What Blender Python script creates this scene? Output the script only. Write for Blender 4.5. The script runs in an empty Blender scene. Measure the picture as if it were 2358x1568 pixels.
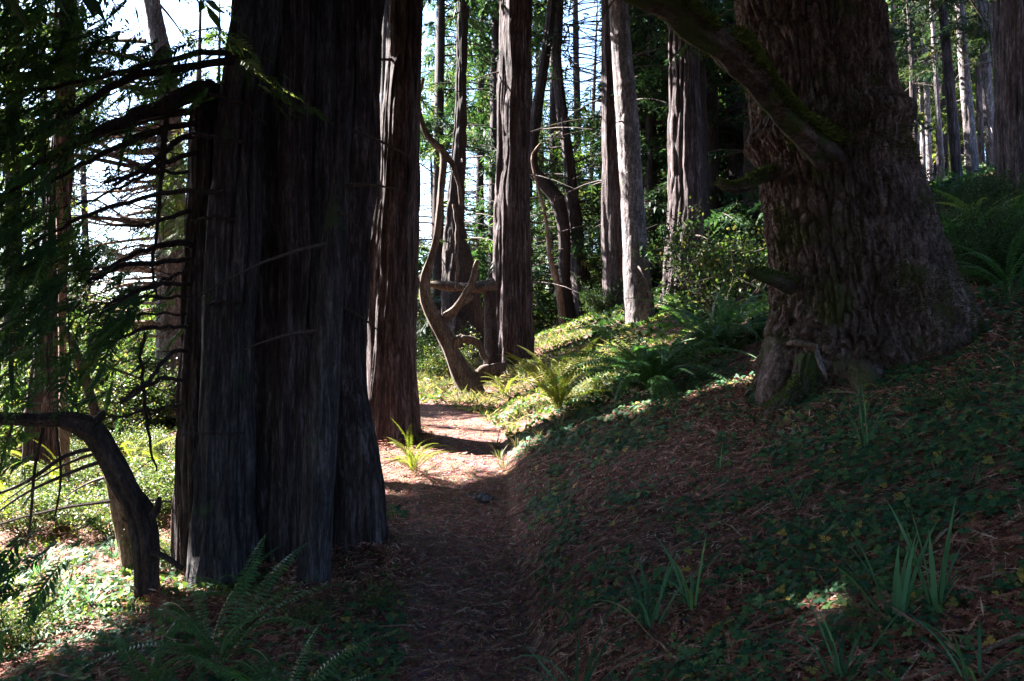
import bpy, math, random
import numpy as np
from mathutils import Vector
R = math.radians
rng = np.random.default_rng(7)
random.seed(7)
scene = bpy.context.scene
C = scene.collection

# ------------------------------------------------------------------ camera, sky, sun, exposure
CAMH = 1.6; F = 1834.0; CX, CY = 1179.0, 784.0          # measures of the photograph (2358 x 1568 units)
cd = bpy.data.cameras.new("camera"); cam = bpy.data.objects.new("camera", cd); C.objects.link(cam)
cam.location = (0, 0, CAMH); cam.rotation_euler = (R(90), 0, 0)
cd.sensor_width = 36; cd.lens = 36 * F / 2358.0; cd.clip_start = 0.05; cd.clip_end = 2000
scene.camera = cam
SUN_EL, SUN_AZ = R(40), R(27)                            # azimuth measured from -X towards +Y
S = np.array([-math.cos(SUN_EL) * math.cos(SUN_AZ), math.cos(SUN_EL) * math.sin(SUN_AZ), math.sin(SUN_EL)])
w = bpy.data.worlds.new("World"); scene.world = w; w.use_nodes = True
nt = w.node_tree; bg = nt.nodes["Background"]; sky = nt.nodes.new("ShaderNodeTexSky"); sky.sky_type = 'NISHITA'
sky.sun_disc = False; sky.sun_elevation = SUN_EL; sky.sun_rotation = math.atan2(S[0], S[1])
sky.air_density = 1.0; sky.dust_density = 1.2; sky.ozone_density = 5.0
nt.links.new(sky.outputs[0], bg.inputs[0]); bg.inputs[1].default_value = 0.06
sl = bpy.data.lights.new("sun", 'SUN'); sl.energy = 5.0; sl.angle = R(0.5); sl.color = (1.0, 0.95, 0.89)
so = bpy.data.objects.new("sun", sl); C.objects.link(so); so.location = (-10, 10, 30)
so.rotation_euler = Vector(S).to_track_quat('Z', 'Y').to_euler()
vs = scene.view_settings; vs.view_transform = 'Standard'; vs.look = 'None'; vs.gamma = 1; vs.exposure = 3.85
scene.cycles.max_bounces = 6; scene.cycles.diffuse_bounces = 3; scene.cycles.glossy_bounces = 2
scene.cycles.transmission_bounces = 4; scene.cycles.transparent_max_bounces = 4
scene.cycles.use_denoising = True; scene.cycles.sample_clamp_indirect = 4.0

# ------------------------------------------------------------------ noise
_tab = np.random.default_rng(3).random(4096)
def _h(i, j, k):
    return _tab[(i * 73856093 ^ j * 19349663 ^ k * 83492791) & 4095]
def noise3(x, y, z):
    x, y, z = np.broadcast_arrays(np.asarray(x, float), np.asarray(y, float), np.asarray(z, float))
    xi, yi, zi = np.floor(x).astype(np.int64), np.floor(y).astype(np.int64), np.floor(z).astype(np.int64)
    fx, fy, fz = x - xi, y - yi, z - zi
    fx, fy, fz = [f * f * (3 - 2 * f) for f in (fx, fy, fz)]
    def l(a, b, t): return a + (b - a) * t
    c = [[[_h(xi + a, yi + b, zi + d) for d in (0, 1)] for b in (0, 1)] for a in (0, 1)]
    return l(l(l(c[0][0][0], c[1][0][0], fx), l(c[0][1][0], c[1][1][0], fx), fy),
             l(l(c[0][0][1], c[1][0][1], fx), l(c[0][1][1], c[1][1][1], fx), fy), fz)
def fbm(x, y, z=0.0, o=3):
    a, s, t = 1.0, 0.0, 0.0
    for i in range(o):
        s = s + a * noise3(x * 2 ** i + 17 * i, y * 2 ** i, z * 2 ** i + 5 * i); t += a; a *= .5
    return s / t - .5

# ------------------------------------------------------------------ terrain
_py = [-30, 5.5, 7, 8.5, 10, 12, 16, 20, 30, 60, 200]; _pz = [-.6, 0, .1, .25, .42, .55, .85, 1.15, 1.6, 2.4, 3]
_cy = [-30, 0, 3.7, 7, 10, 11.5, 13, 15, 18, 30]; _cx = [.6, .0, -.17, -.44, -.62, -.95, -1.9, -3.5, -6.4, -20]
def path_x(y): return np.interp(y, _cy, _cx)
def path_w(y): return np.interp(y, [2, 4, 7, 10, 11, 13], [.30, .31, .42, .48, .42, .30])
def slope_x(y): return np.interp(y, [-30, 0, 3.7, 7, 10, 16, 200], [.6, 0, -.17, -.44, -.62, -.5, -.5])
def ground(x, y, fine=True):
    x = np.asarray(x, float); y = np.asarray(y, float)
    z = np.interp(y, _py, _pz)
    wd = path_w(y)
    d = np.maximum(x - slope_x(y) - wd, 0)
    z = z + .40 * d + .13 * (1 - np.exp(-d * 6)) - .06 * np.maximum(d - 6, 0) - .15 * np.maximum(d - 26, 0)
    dl = np.maximum(slope_x(y) - wd - x, 0)
    z = z - .035 * np.minimum(dl, 1.4) - .17 * np.maximum(dl - 1.4, 0) - .12 * np.maximum(dl - 12, 0)
    off = np.clip((np.abs(x - path_x(y)) - wd * .8) / .5, 0, 1)
    z = z + off * (.16 * fbm(x * .45, y * .45, 3.3) + .11 * fbm(x * 1.7, y * 1.7, 8.1))
    if fine: z = z + (.25 + .75 * off) * .035 * fbm(x * 6, y * 6, 1.7)
    return np.maximum(z, -22)
def P(px, py, D):
    return np.array([(px - CX) / F * D, D, CAMH + (CY - py) / F * D])
def hit(px, py, lo=1.5, hi=90):
    Ds = np.geomspace(lo, hi, 900); k = (px - CX) / F
    dz = CAMH + (CY - py) / F * Ds - ground(k * Ds, Ds, False)
    i = np.argmax(dz < 0)
    return float(Ds[i]) if dz[i] < 0 else hi
def gp(x, y): return (float(x), float(y), float(ground(x, y)))

# ------------------------------------------------------------------ materials
def nodes(name):
    m = bpy.data.materials.new(name); m.use_nodes = True; t = m.node_tree
    b = t.nodes["Principled BSDF"]; b.inputs["Specular IOR Level"].default_value = .2
    return m, t, b
def N(t, k, **kw):
    n = t.nodes.new("ShaderNode" + k)
    for a, v in kw.items(): setattr(n, a, v)
    return n
def ramp(t, stops):
    r = N(t, "ValToRGB"); e = r.color_ramp.elements
    while len(e) < len(stops): e.new(.5)
    for i, (p, c) in enumerate(stops): e[i].position = p; e[i].color = (*c, 1)
    return r
def bark(name, cols, sc, bump=.5, dist=.02, moss=None, rough=.85):
    m, t, b = nodes(name); L = t.links
    tc = N(t, "TexCoord"); mp = N(t, "Mapping"); mp.inputs["Scale"].default_value = sc
    L.new(tc.outputs["Object"], mp.inputs["Vector"])
    n1 = N(t, "TexNoise"); n1.inputs["Scale"].default_value = 1; n1.inputs["Detail"].default_value = 7; n1.inputs["Roughness"].default_value = .65
    n1.inputs["Distortion"].default_value = .4
    L.new(mp.outputs[0], n1.inputs["Vector"])
    r = ramp(t, cols); L.new(n1.outputs["Fac"], r.inputs[0])
    n2 = N(t, "TexNoise"); n2.inputs["Scale"].default_value = 2.2; n2.inputs["Detail"].default_value = 4; L.new(tc.outputs["Object"], n2.inputs["Vector"])
    mx = N(t, "MixRGB", blend_type='MULTIPLY'); mx.inputs[0].default_value = .8
    r2 = ramp(t, [(.35, (.55, .5, .5)), (.65, (1.25, 1.2, 1.2))]); L.new(n2.outputs["Fac"], r2.inputs[0])
    L.new(r.outputs[0], mx.inputs[1]); L.new(r2.outputs[0], mx.inputs[2]); out = mx.outputs[0]
    mp4 = N(t, "Mapping"); mp4.inputs["Scale"].default_value = (sc[0] * 2.6, sc[1] * 2.6, sc[2] * 5); L.new(tc.outputs["Object"], mp4.inputs[0])
    n4 = N(t, "TexNoise"); n4.inputs["Scale"].default_value = 1; n4.inputs["Detail"].default_value = 5; n4.inputs["Roughness"].default_value = .7; L.new(mp4.outputs[0], n4.inputs["Vector"])
    r4 = ramp(t, [(.36, (.38, .36, .37)), (.5, (.95, .95, .95)), (.66, (1.7, 1.65, 1.65))]); L.new(n4.outputs["Fac"], r4.inputs[0])
    mx4 = N(t, "MixRGB", blend_type='MULTIPLY'); mx4.inputs[0].default_value = .85; L.new(out, mx4.inputs[1]); L.new(r4.outputs[0], mx4.inputs[2]); out = mx4.outputs[0]
    if moss:
        n3 = N(t, "TexNoise"); n3.inputs["Scale"].default_value = moss[0]; n3.inputs["Detail"].default_value = 6; L.new(tc.outputs["Object"], n3.inputs["Vector"])
        r3 = ramp(t, [(moss[1], (0, 0, 0)), (moss[1] + .08, (1, 1, 1))]); L.new(n3.outputs["Fac"], r3.inputs[0])
        m3 = N(t, "MixRGB"); L.new(r3.outputs[0], m3.inputs[0]); L.new(out, m3.inputs[1]); m3.inputs[2].default_value = (*moss[2], 1); out = m3.outputs[0]
    L.new(out, b.inputs["Base Color"]); b.inputs["Roughness"].default_value = rough
    bp = N(t, "Bump"); bp.inputs["Strength"].default_value = bump; bp.inputs["Distance"].default_value = dist
    hs = N(t, "Math", operation='ADD'); L.new(n1.outputs["Fac"], hs.inputs[0]); L.new(n4.outputs["Fac"], hs.inputs[1])
    L.new(hs.outputs[0], bp.inputs["Height"]); L.new(bp.outputs[0], b.inputs["Normal"])
    return m
def leaf(name, cols, trans=.4, tcol=(1.5, 1.6, .65), rough=.6, spec=.12):
    m, t, b = nodes(name); L = t.links
    a = N(t, "Attribute"); a.attribute_name = "rnd"
    r = ramp(t, cols); L.new(a.outputs["Fac"], r.inputs[0])
    L.new(r.outputs[0], b.inputs["Base Color"]); b.inputs["Roughness"].default_value = rough; b.inputs["Specular IOR Level"].default_value = spec
    if trans:
        tr = N(t, "BsdfTranslucent"); mx = N(t, "MixRGB", blend_type='MULTIPLY'); mx.inputs[0].default_value = 1
        L.new(r.outputs[0], mx.inputs[1]); mx.inputs[2].default_value = (*tcol, 1); L.new(mx.outputs[0], tr.inputs[0])
        ms = N(t, "MixShader"); ms.inputs[0].default_value = trans
        L.new(b.outputs[0], ms.inputs[1]); L.new(tr.outputs[0], ms.inputs[2])
        L.new(ms.outputs[0], t.nodes["Material Output"].inputs[0])
    return m
def soil(name, cols, sc=9, bump=.6):
    m, t, b = nodes(name); L = t.links
    tc = N(t, "TexCoord")
    n1 = N(t, "TexNoise"); n1.inputs["Scale"].default_value = sc; n1.inputs["Detail"].default_value = 9; n1.inputs["Roughness"].default_value = .75
    n2 = N(t, "TexVoronoi"); n2.inputs["Scale"].default_value = 46; n2.inputs["Randomness"].default_value = 1
    mp = N(t, "Mapping"); mp.inputs["Scale"].default_value = (1, .45, 1); L.new(tc.outputs["Object"], mp.inputs[0])
    L.new(tc.outputs["Object"], n1.inputs[0]); L.new(mp.outputs[0], n2.inputs["Vector"])
    r = ramp(t, cols); L.new(n1.outputs["Fac"], r.inputs[0])
    mx = N(t, "MixRGB", blend_type='MULTIPLY'); mx.inputs[0].default_value = .55
    L.new(r.outputs[0], mx.inputs[1]); L.new(n2.outputs["Color"], mx.inputs[2])
    L.new(mx.outputs[0], b.inputs["Base Color"]); b.inputs["Roughness"].default_value = .95; b.inputs["Specular IOR Level"].default_value = .08
    ad = N(t, "Math", operation='ADD'); L.new(n1.outputs["Fac"], ad.inputs[0]); L.new(n2.outputs["Distance"], ad.inputs[1])
    bp = N(t, "Bump"); bp.inputs["Strength"].default_value = bump; bp.inputs["Distance"].default_value = .02
    L.new(ad.outputs[0], bp.inputs["Height"]); L.new(bp.outputs[0], b.inputs["Normal"])
    return m
M = dict(
    redwood=bark("redwood_bark", [(.3, (.018, .013, .014)), (.5, (.056, .041, .042)), (.7, (.185, .158, .168))], (26, 26, 2.4), .9, .03),
    greyred=bark("grey_redwood_bark", [(.3, (.016, .014, .017)), (.5, (.048, .044, .050)), (.7, (.135, .128, .140))], (30, 30, 3), .9, .03, moss=(3.5, .6, (.05, .075, .04))),
    fir=bark("fir_bark", [(.3, (.04, .025, .022)), (.5, (.145, .10, .088)), (.72, (.34, .27, .255))], (16, 16, 6), 1.0, .05, moss=(2.6, .56, (.085, .085, .035))),
    grey=bark("grey_bark", [(.3, (.045, .04, .042)), (.5, (.135, .118, .122)), (.7, (.32, .295, .30))], (20, 20, 6), .8, .03, moss=(3, .66, (.07, .09, .05))),
    dark=bark("dark_bark", [(.3, (.016, .013, .014)), (.6, (.05, .038, .037)), (.8, (.11, .09, .09))], (20, 20, 4), .8, .02),
    pale=bark("pale_dead_wood", [(.3, (.09, .06, .045)), (.55, (.22, .16, .12)), (.75, (.38, .31, .26))], (25, 25, 5), .7, .02),
    snag=bark("weathered_snag", [(.3, (.04, .028, .023)), (.55, (.11, .085, .068)), (.75, (.22, .18, .155))], (25, 25, 5), .7, .02),
    twig=bark("twig_bark", [(.3, (.03, .022, .02)), (.7, (.10, .08, .07))], (30, 30, 30), .4, .01),
    mossbark=bark("mossy_bark", [(.3, (.045, .036, .030)), (.6, (.13, .105, .085))], (12, 12, 12), 1.0, .04, moss=(4, .48, (.065, .088, .03))),
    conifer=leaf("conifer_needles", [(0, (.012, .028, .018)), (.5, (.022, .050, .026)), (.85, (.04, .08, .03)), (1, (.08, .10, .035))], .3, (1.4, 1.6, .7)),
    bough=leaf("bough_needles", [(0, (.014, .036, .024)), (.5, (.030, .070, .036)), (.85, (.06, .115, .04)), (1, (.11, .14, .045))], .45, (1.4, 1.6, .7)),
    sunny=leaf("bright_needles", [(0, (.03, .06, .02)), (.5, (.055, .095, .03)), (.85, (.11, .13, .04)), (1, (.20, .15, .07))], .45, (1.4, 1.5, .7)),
    far=leaf("far_needles", [(0, (.012, .028, .018)), (.6, (.026, .050, .026)), (.88, (.055, .07, .032)), (1, (.11, .08, .045))], .3, (1.3, 1.4, .7)),
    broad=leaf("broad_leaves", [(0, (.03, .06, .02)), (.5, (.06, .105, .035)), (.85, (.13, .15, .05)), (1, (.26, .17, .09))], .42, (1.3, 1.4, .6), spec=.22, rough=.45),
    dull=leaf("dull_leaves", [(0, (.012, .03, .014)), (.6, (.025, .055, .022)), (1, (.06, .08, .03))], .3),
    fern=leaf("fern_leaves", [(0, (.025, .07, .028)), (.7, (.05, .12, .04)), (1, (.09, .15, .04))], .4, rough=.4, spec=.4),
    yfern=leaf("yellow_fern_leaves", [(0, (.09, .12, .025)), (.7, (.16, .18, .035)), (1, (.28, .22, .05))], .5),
    cover=leaf("cover_leaves", [(0, (.015, .055, .030)), (.6, (.04, .11, .05)), (.93, (.09, .16, .05)), (1, (.34, .22, .05))], .3, spec=.15),
    litter=leaf("litter", [(0, (.09, .030, .024)), (.5, (.21, .085, .062)), (.85, (.34, .17, .125)), (1, (.46, .34, .27))], 0, rough=.8, spec=.1),
    blade=leaf("blade", [(0, (.022, .06, .035)), (.6, (.05, .12, .07)), (.85, (.08, .18, .10)), (.97, (.12, .20, .08)), (1, (.35, .26, .13))], .3),
    dry=leaf("dry_grass", [(0, (.05, .075, .035)), (.5, (.12, .12, .07)), (1, (.28, .22, .16))], .3),
    moss=leaf("moss_tufts", [(0, (.045, .06, .02)), (.7, (.09, .12, .038)), (1, (.15, .16, .06))], .3, rough=.9, spec=.05),
    tmoss=leaf("trunk_moss", [(0, (.04, .042, .018)), (.7, (.085, .085, .032)), (1, (.14, .12, .055))], .2, rough=.9, spec=.05),
    ground=soil("forest_floor", [(.3, (.05, .026, .020)), (.5, (.13, .068, .050)), (.7, (.27, .17, .13))]),
    path=soil("trail_soil", [(.3, (.08, .042, .034)), (.5, (.17, .095, .075)), (.7, (.30, .19, .155))], 14),
)

# ------------------------------------------------------------------ mesh helpers
class MB:
    def __init__(s): s.v = []; s.q = []; s.r = []; s.n = 0
    def add(s, v, q, r=None):
        v = np.asarray(v, float).reshape(-1, 3); q = np.asarray(q, np.int64).reshape(-1, 4)
        s.v.append(v); s.q.append(q + s.n); s.n += len(v)
        s.r.append(np.full(len(q), .5) if r is None else np.broadcast_to(np.asarray(r, float), (len(q),)))
    def build(s, name, mat, parent=None, loc=(0, 0, 0), smooth=False):
        v = np.concatenate(s.v) - np.asarray(loc, float); q = np.concatenate(s.q); r = np.concatenate(s.r)
        me = bpy.data.meshes.new(name)
        me.vertices.add(len(v)); me.vertices.foreach_set("co", v.astype(np.float32).ravel())
        me.loops.add(len(q) * 4); me.loops.foreach_set("vertex_index", q.astype(np.int32).ravel())
        me.polygons.add(len(q)); me.polygons.foreach_set("loop_start", np.arange(0, len(q) * 4, 4, dtype=np.int32))
        try: me.polygons.foreach_set("loop_total", np.full(len(q), 4, np.int32))
        except Exception: pass
        me.update(calc_edges=True)
        me.polygons.foreach_set("use_smooth", np.full(len(q), smooth))
        at = me.attributes.new("rnd", 'FLOAT', 'FACE'); at.data.foreach_set("value", r.astype(np.float32))
        me.materials.append(mat); me.update()
        o = bpy.data.objects.new(name, me); C.objects.link(o)
        if parent is not None: o.parent = parent
        else: o.location = loc
        return o
def nrm(a): return a / np.maximum(np.linalg.norm(a, axis=-1, keepdims=True), 1e-9)
def curve(pts, n):
    """smooth resample through the control points; rows may carry extra columns"""
    p = np.asarray(pts, float); k = len(p)
    if k == 2: t = np.linspace(0, 1, n)[:, None]; return p[0] * (1 - t) + p[1] * t
    d = np.concatenate([[0], np.cumsum(np.linalg.norm(np.diff(p[:, :3], axis=0), axis=1))])
    e = np.vstack([2 * p[0] - p[1], p, 2 * p[-1] - p[-2]])
    s = np.linspace(0, d[-1], n); i = np.clip(np.searchsorted(d, s, side='right') - 1, 0, k - 2)
    t = ((s - d[i]) / np.maximum(d[i + 1] - d[i], 1e-9))[:, None]
    a, b, c, f = e[i], e[i + 1], e[i + 2], e[i + 3]
    return .5 * (2 * b + (c - a) * t + (2 * a - 5 * b + 4 * c - f) * t ** 2 + (3 * b - a - 3 * c + f) * t ** 3)
def tube(mb, pts, rad, ns=6, disp=None, close=True, rnd=.5):
    p = np.asarray(pts, float)[:, :3]; n = len(p); rad = np.broadcast_to(np.asarray(rad, float), (n,))
    T = nrm(np.gradient(p, axis=0))
    ref = np.array([1., 0, 0]) if abs(T[:, 0]).mean() < .7 else np.array([0, 0, 1.])
    U = nrm(ref - (T @ ref)[:, None] * T); V = np.cross(T, U)
    th = np.linspace(0, 2 * math.pi, ns, endpoint=False)
    r = rad[:, None] * np.ones(ns)[None]
    if disp is not None: r = disp(r, th[None, :], p)
    v = p[:, None] + r[..., None] * (np.cos(th)[None, :, None] * U[:, None] + np.sin(th)[None, :, None] * V[:, None])
    if close:
        v = np.concatenate([v, np.repeat(p[-1][None, None] + T[-1] * rad[-1] * .3, ns, axis=1)]); n += 1
    i = np.arange(n - 1)[:, None] * ns; j = np.arange(ns)[None]; j2 = (j + 1) % ns
    q = np.stack([i + j, i + j2, i + ns + j2, i + ns + j], -1)
    mb.add(v, q, rnd)
    return v
def kites(mb, b, d, s, L, W, rnd, bend=0.0):
    """pointed leaf quads: base, direction, side, length, half width"""
    L = np.asarray(L)[:, None]; W = np.asarray(W)[:, None]
    dz = np.array([0, 0, -1.]) * L * bend
    m = b + d * L * .45
    v = np.stack([b, m + s * W, b + d * L + dz, m - s * W], 1)
    mb.add(v, np.arange(len(b) * 4).reshape(-1, 4), rnd)
def sprays(mb, O, D, Nv, L, pairs=8, lr=.36, wr=.13, sag=.12, g=None, rv=None):
    g = g or rng; n = len(O)
    if n == 0: return
    D = nrm(D); Sd = nrm(np.cross(D, Nv)); L = np.asarray(L) * np.ones(n)
    base_r = g.random(n) if rv is None else rv
    for j in range(pairs):
        t = (j + .6) / pairs
        b = O + D * (L * t)[:, None] - np.array([0, 0, 1.]) * (L * sag * t * t)[:, None]
        prof = (.55 + .9 * t) if t < .35 else (1.0 - .75 * (t - .35) / .65)
        for sg in (1, -1):
            a = R(52) + (g.random(n) - .5) * .5
            dd = D * np.cos(a)[:, None] + Sd * (sg * np.sin(a))[:, None] + (g.random((n, 3)) - .5) * .25
            dd = nrm(dd); ss = nrm(np.cross(dd, Nv))
            l = L * lr * prof * (.75 + .5 * g.random(n))
            kites(mb, b, dd, ss, l, l * wr, np.clip(base_r * .7 + g.random(n) * .3, 0, 1), .12)
    kites(mb, O, D, Sd, L, L * .02 + .002, base_r, sag)
    e = O + D * (L * .92)[:, None] - np.array([0, 0, 1.]) * (L * sag * .85)[:, None]
    kites(mb, e, D, Sd, L * lr * .5, L * lr * .5 * wr, base_r, .1)

def thing(name, label, cat, loc=(0, 0, 0), group=None):
    o = bpy.data.objects.new(name, None); C.objects.link(o); o.location = loc
    o['label'] = label; o['category'] = cat
    if group: o['group'] = group
    o.empty_display_size = .2
    return o
def tag(o, label, cat, group=None):
    o['label'] = label; o['category'] = cat
    if group: o['group'] = group
    return o

# ------------------------------------------------------------------ where the canopy lets the sun through, and where the sky shows
SUN = []
def sun_at(px, py, r, D=None, keep=.03):
    D = D or hit(px, py); SUN.append((P(px, py, D), r, keep))
for a in [(1010, 992, .35), (1060, 1000, .42), (1120, 985, .4), (1080, 1045, .35), (1060, 1080, .2), (1140, 1128, .10), (1010, 1090, .3),
          (950, 1075, .3), (1180, 955, .5), (1230, 920, .5), (1290, 900, .55), (1310, 870, .5), (1270, 930, .5), (1200, 1010, .4), (1330, 900, .35), (1400, 870, .25), (1270, 770, 1.2), (1290, 800, 1.0), (1330, 780, .8),
          (1160, 900, .4), (1100, 930, .5), (1650, 1058, .10), (1690, 1045, .13), (1420, 800, .3)]: sun_at(*a)
for a in [(250, 1340, .7), (150, 1400, .7), (60, 1460, .6), (330, 1330, .5), (100, 1300, .6), (200, 1240, .8), (300, 1200, .8), (60, 1150, 1.0), (200, 1120, 1.2), (320, 1100, 1.2),
          (100, 1020, 1.5), (300, 1020, 1.5), (380, 1000, 1.0), (380, 1250, .5)]: sun_at(*a)
D7, D8_ = hit(1470, 742, lo=5), hit(1565, 712, lo=6) + 2.6
for a in [(1450, 700, .45, D7), (1447, 640, .45, D7), (1445, 560, .35, D7), (1440, 460, .25, D7), (1436, 330, .22, D7), (1430, 210, .3, D7), (1425, 100, .3, D7),
          (1555, 660, .4, D8_), (1560, 560, .5, D8_), (1562, 450, .25, D8_), (1560, 330, .4, D8_), (1556, 230, .4, D8_), (1560, 150, .3, D8_),
          (860, 950, .25, 9.8), (862, 860, .2, 9.8), (860, 760, .15, 9.8), (860, 640, .12, 9.8), (875, 380, .22, 9.8), (880, 300, .25, 9.8), (895, 100, .3, 9.8), (888, 200, .2, 9.8),
          (2180, 200, 1.2, 24, .12), (2150, 300, 1.2, 25, .12), (2290, 250, 1.0, 20, .12), (2300, 340, 0.9, 20, .12), (2250, 150, 1.2, 24, .12), (2100, 250, 1.2, 28, .12), (2080, 380, 2, 28), (2100, 80, 3, 26), (2070, 60, 2.5, 34), (2170, 40, 2.5, 34), (2290, 60, 2.5, 35), (2140, 180, 2., 33), (2230, 200, 2, 36), (2110, 300, 1.5, 33),
          (515, 88, .14, 4.8), (560, 120, .11, 4.75), (1050, 220, 3, 24), (1000, 300, 2.5, 22), (1640, 560, 1.5, 18), (1680, 640, 1.3, 16), (1620, 300, 2, 26),
          (990, 700, .2, 13), (1020, 800, .2, 13), (420, 400, 1.2, 17), (410, 480, 1.2, 17), (390, 700, .3, 15)]:
    sun_at(*a)
SP = np.array([s[0] for s in SUN]); SR = np.array([s[1] for s in SUN]); SK = np.array([s[2] for s in SUN])
def carve(p, margin=.15):
    """True where a leaf may stay: not on the line from a sunlit spot to the sun"""
    p = np.asarray(p, float); keep = np.ones(len(p), bool)
    for c, r, k in zip(SP, SR, SK):
        d = p - c; a = d @ S; perp = np.linalg.norm(d - a[:, None] * S, axis=1)
        bad = (a > max(r * 1.1, .5)) & (perp < r + min(margin, r * 1.1))
        keep &= ~bad | (rng.random(len(p)) < k)
    return keep
GAPS = [(300, 400, 95, 80, .04), (250, 460, 90, 90, .05), (330, 560, 60, 70, .06), (250, 650, 60, 40, .2), (400, 330, 40, 60, .25),
        (1040, 450, 100, 125, .05), (985, 470, 35, 75, .02), (1345, 110, 58, 150, .06), (1300, 360, 110, 300, .42), (1200, 300, 60, 200, .5), (1105, 430, 28, 45, .05), (1090, 370, 30, 30, .3), (985, 540, 30, 30, .05), (1350, 60, 45, 130, .03), (1330, 170, 35, 50, .05), (1380, 110, 30, 60, .05),
        (1360, 230, 30, 30, .15), (380, 30, 35, 40, .12), (310, 30, 50, 25, .3), (1095, 200, 20, 40, .4), (1500, 60, 40, 30, .5), (460, 40, 30, 50, .3), (150, 300, 25, 50, .35), (80, 370, 22, 22, .3)]
def gaps(p, dmin=9):
    p = np.asarray(p, float); D = np.maximum(p[:, 1], .1); px = CX + p[:, 0] / D * F; py = CY - (p[:, 2] - CAMH) / D * F
    keep = np.ones(len(p), bool)
    wob = 1 + .5 * fbm(px * .02, py * .02, 4.)
    for cx, cy, rx, ry, k in GAPS:
        ins = (((px - cx) / rx) ** 2 + ((py - cy) / ry) ** 2 < wob ** 2) & (D > dmin)
        keep &= ~ins | (rng.random(len(p)) < max(k, .16))
    ins = (((px - 1285) / 80) ** 2 + ((py - 430) / 330) ** 2 < wob ** 2) & (D > 10) & (D < 23.6); keep &= ~ins | (rng.random(len(p)) < .08)
    return keep

# ------------------------------------------------------------------ bark displacements
def d_redwood(a=.016, lobes=.10, f=22, fz=1.1, seed=0.):
    def fn(r, th, p):
        z = p[:, 2:3] + seed * 7; th = th + np.minimum(.06 / np.maximum(r, .05), .24) * (noise3(np.cos(th) * 3 * np.ones_like(r), np.sin(th) * 3 * np.ones_like(r), z * 1.3) - .5) * 2
        cx, sx = np.cos(th) * r, np.sin(th) * r
        n = noise3(cx * f + seed, sx * f, z * fz); n2 = noise3(cx * f * 2.3 + 9, sx * f * 2.3, z * fz * 2.2)
        ridge = np.abs(2 * n - 1); ridge = np.minimum(ridge * 1.8, 1)
        lo = noise3(np.cos(th) * 1.9 + seed, np.sin(th) * 1.9, z * .22) - .5
        lo2 = noise3(np.cos(th) * 4.2 + seed, np.sin(th) * 4.2 + 3, z * .35) - .5
        fl = noise3(cx * 7 + seed * 3, sx * 7, z * .3); fl = np.minimum(np.abs(2 * fl - 1) * 2.2, 1)
        cr = noise3(cx * 13 + seed * 3, sx * 13, z * 1.7); cr = np.minimum(np.abs(2 * cr - 1) * 3, 1)
        return r * (1 + lobes * 1.6 * lo + lobes * lo2) + a * (ridge - .6) + a * .5 * (n2 - .5) + a * 1.6 * (fl - .8) + a * .8 * (cr - .8)
    return fn
def voro(u, v, nu, seed=0):
    """distance between the two nearest cell borders, periodic in u"""
    ui, vi = np.floor(u).astype(np.int64), np.floor(v).astype(np.int64); f1 = np.full(u.shape, 9.); f2 = f1.copy()
    for a in (-1, 0, 1):
        for b in (-1, 0, 1):
            i, j = ui + a, vi + b; k = i % nu
            d = np.hypot(i + .1 + .8 * _h(k, j, 7 + seed) - u, j + .1 + .8 * _h(k, j, 99 + seed) - v)
            f2 = np.where(d < f1, f1, np.minimum(f2, d)); f1 = np.minimum(f1, d)
    return f2 - f1
def d_fir(a=.045, nu=46, fz=4.2, seed=0):
    def fn(r, th, p):
        th2 = np.broadcast_to(th, r.shape); z = np.broadcast_to(p[:, 2:3], r.shape); cx, sx = np.cos(th2), np.sin(th2)
        w1 = 1.1 * (noise3(cx * 5, sx * 5, z * 1.6) - .5); w2 = .7 * (noise3(cx * 16, sx * 16, z * 7) - .5)
        e = voro(th2 / (2 * math.pi) * nu + w1 + w2, z * fz + 1.5 * w1 + w2, nu, seed)
        e2 = voro(th2 / (2 * math.pi) * nu * 2 + w2 * 2, z * fz * 2.1 + w1 * 2, nu * 2, seed + 5)
        n3 = noise3(cx * r * 30, sx * r * 30, z * 22); n4 = noise3(cx * 9, sx * 9, z * 2.)
        pl = np.clip(e * 4.2, 0, 1) ** .6; p2 = np.clip(e2 * 3.4, 0, 1)
        return r * (1 + .10 * (noise3(cx * 1.5, sx * 1.5 + seed, z * .5) - .5)) + a * (pl - .7) * (.5 + n4) + a * .38 * (p2 - .6) + a * .35 * (n3 - .5)
    return fn
def d_plate(a=.035, f=8., fz=3., seed=0.):
    def fn(r, th, p):
        cx, sx = np.cos(th) * r, np.sin(th) * r; z = p[:, 2:3] + seed
        wv = .8 * (noise3(cx * 3, sx * 3, z * 2) - .5)
        n = noise3(cx * f + wv + seed, sx * f + wv, z * fz + wv * 2); n2 = noise3(cx * f * 2 + 9, sx * f * 2, z * fz * 2)
        n3 = noise3(cx * 34, sx * 34, z * 20)
        ridge = np.minimum(np.abs(2 * n - 1) * 2.4, 1); r2 = np.minimum(np.abs(2 * n2 - 1) * 2., 1)
        return r * (1 + .10 * (noise3(np.cos(th) * 1.5, np.sin(th) * 1.5 + seed, z * .5) - .5)) + a * (ridge * .7 + r2 * .35 - .7) + a * .28 * (n3 - .5)
    return fn

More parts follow.
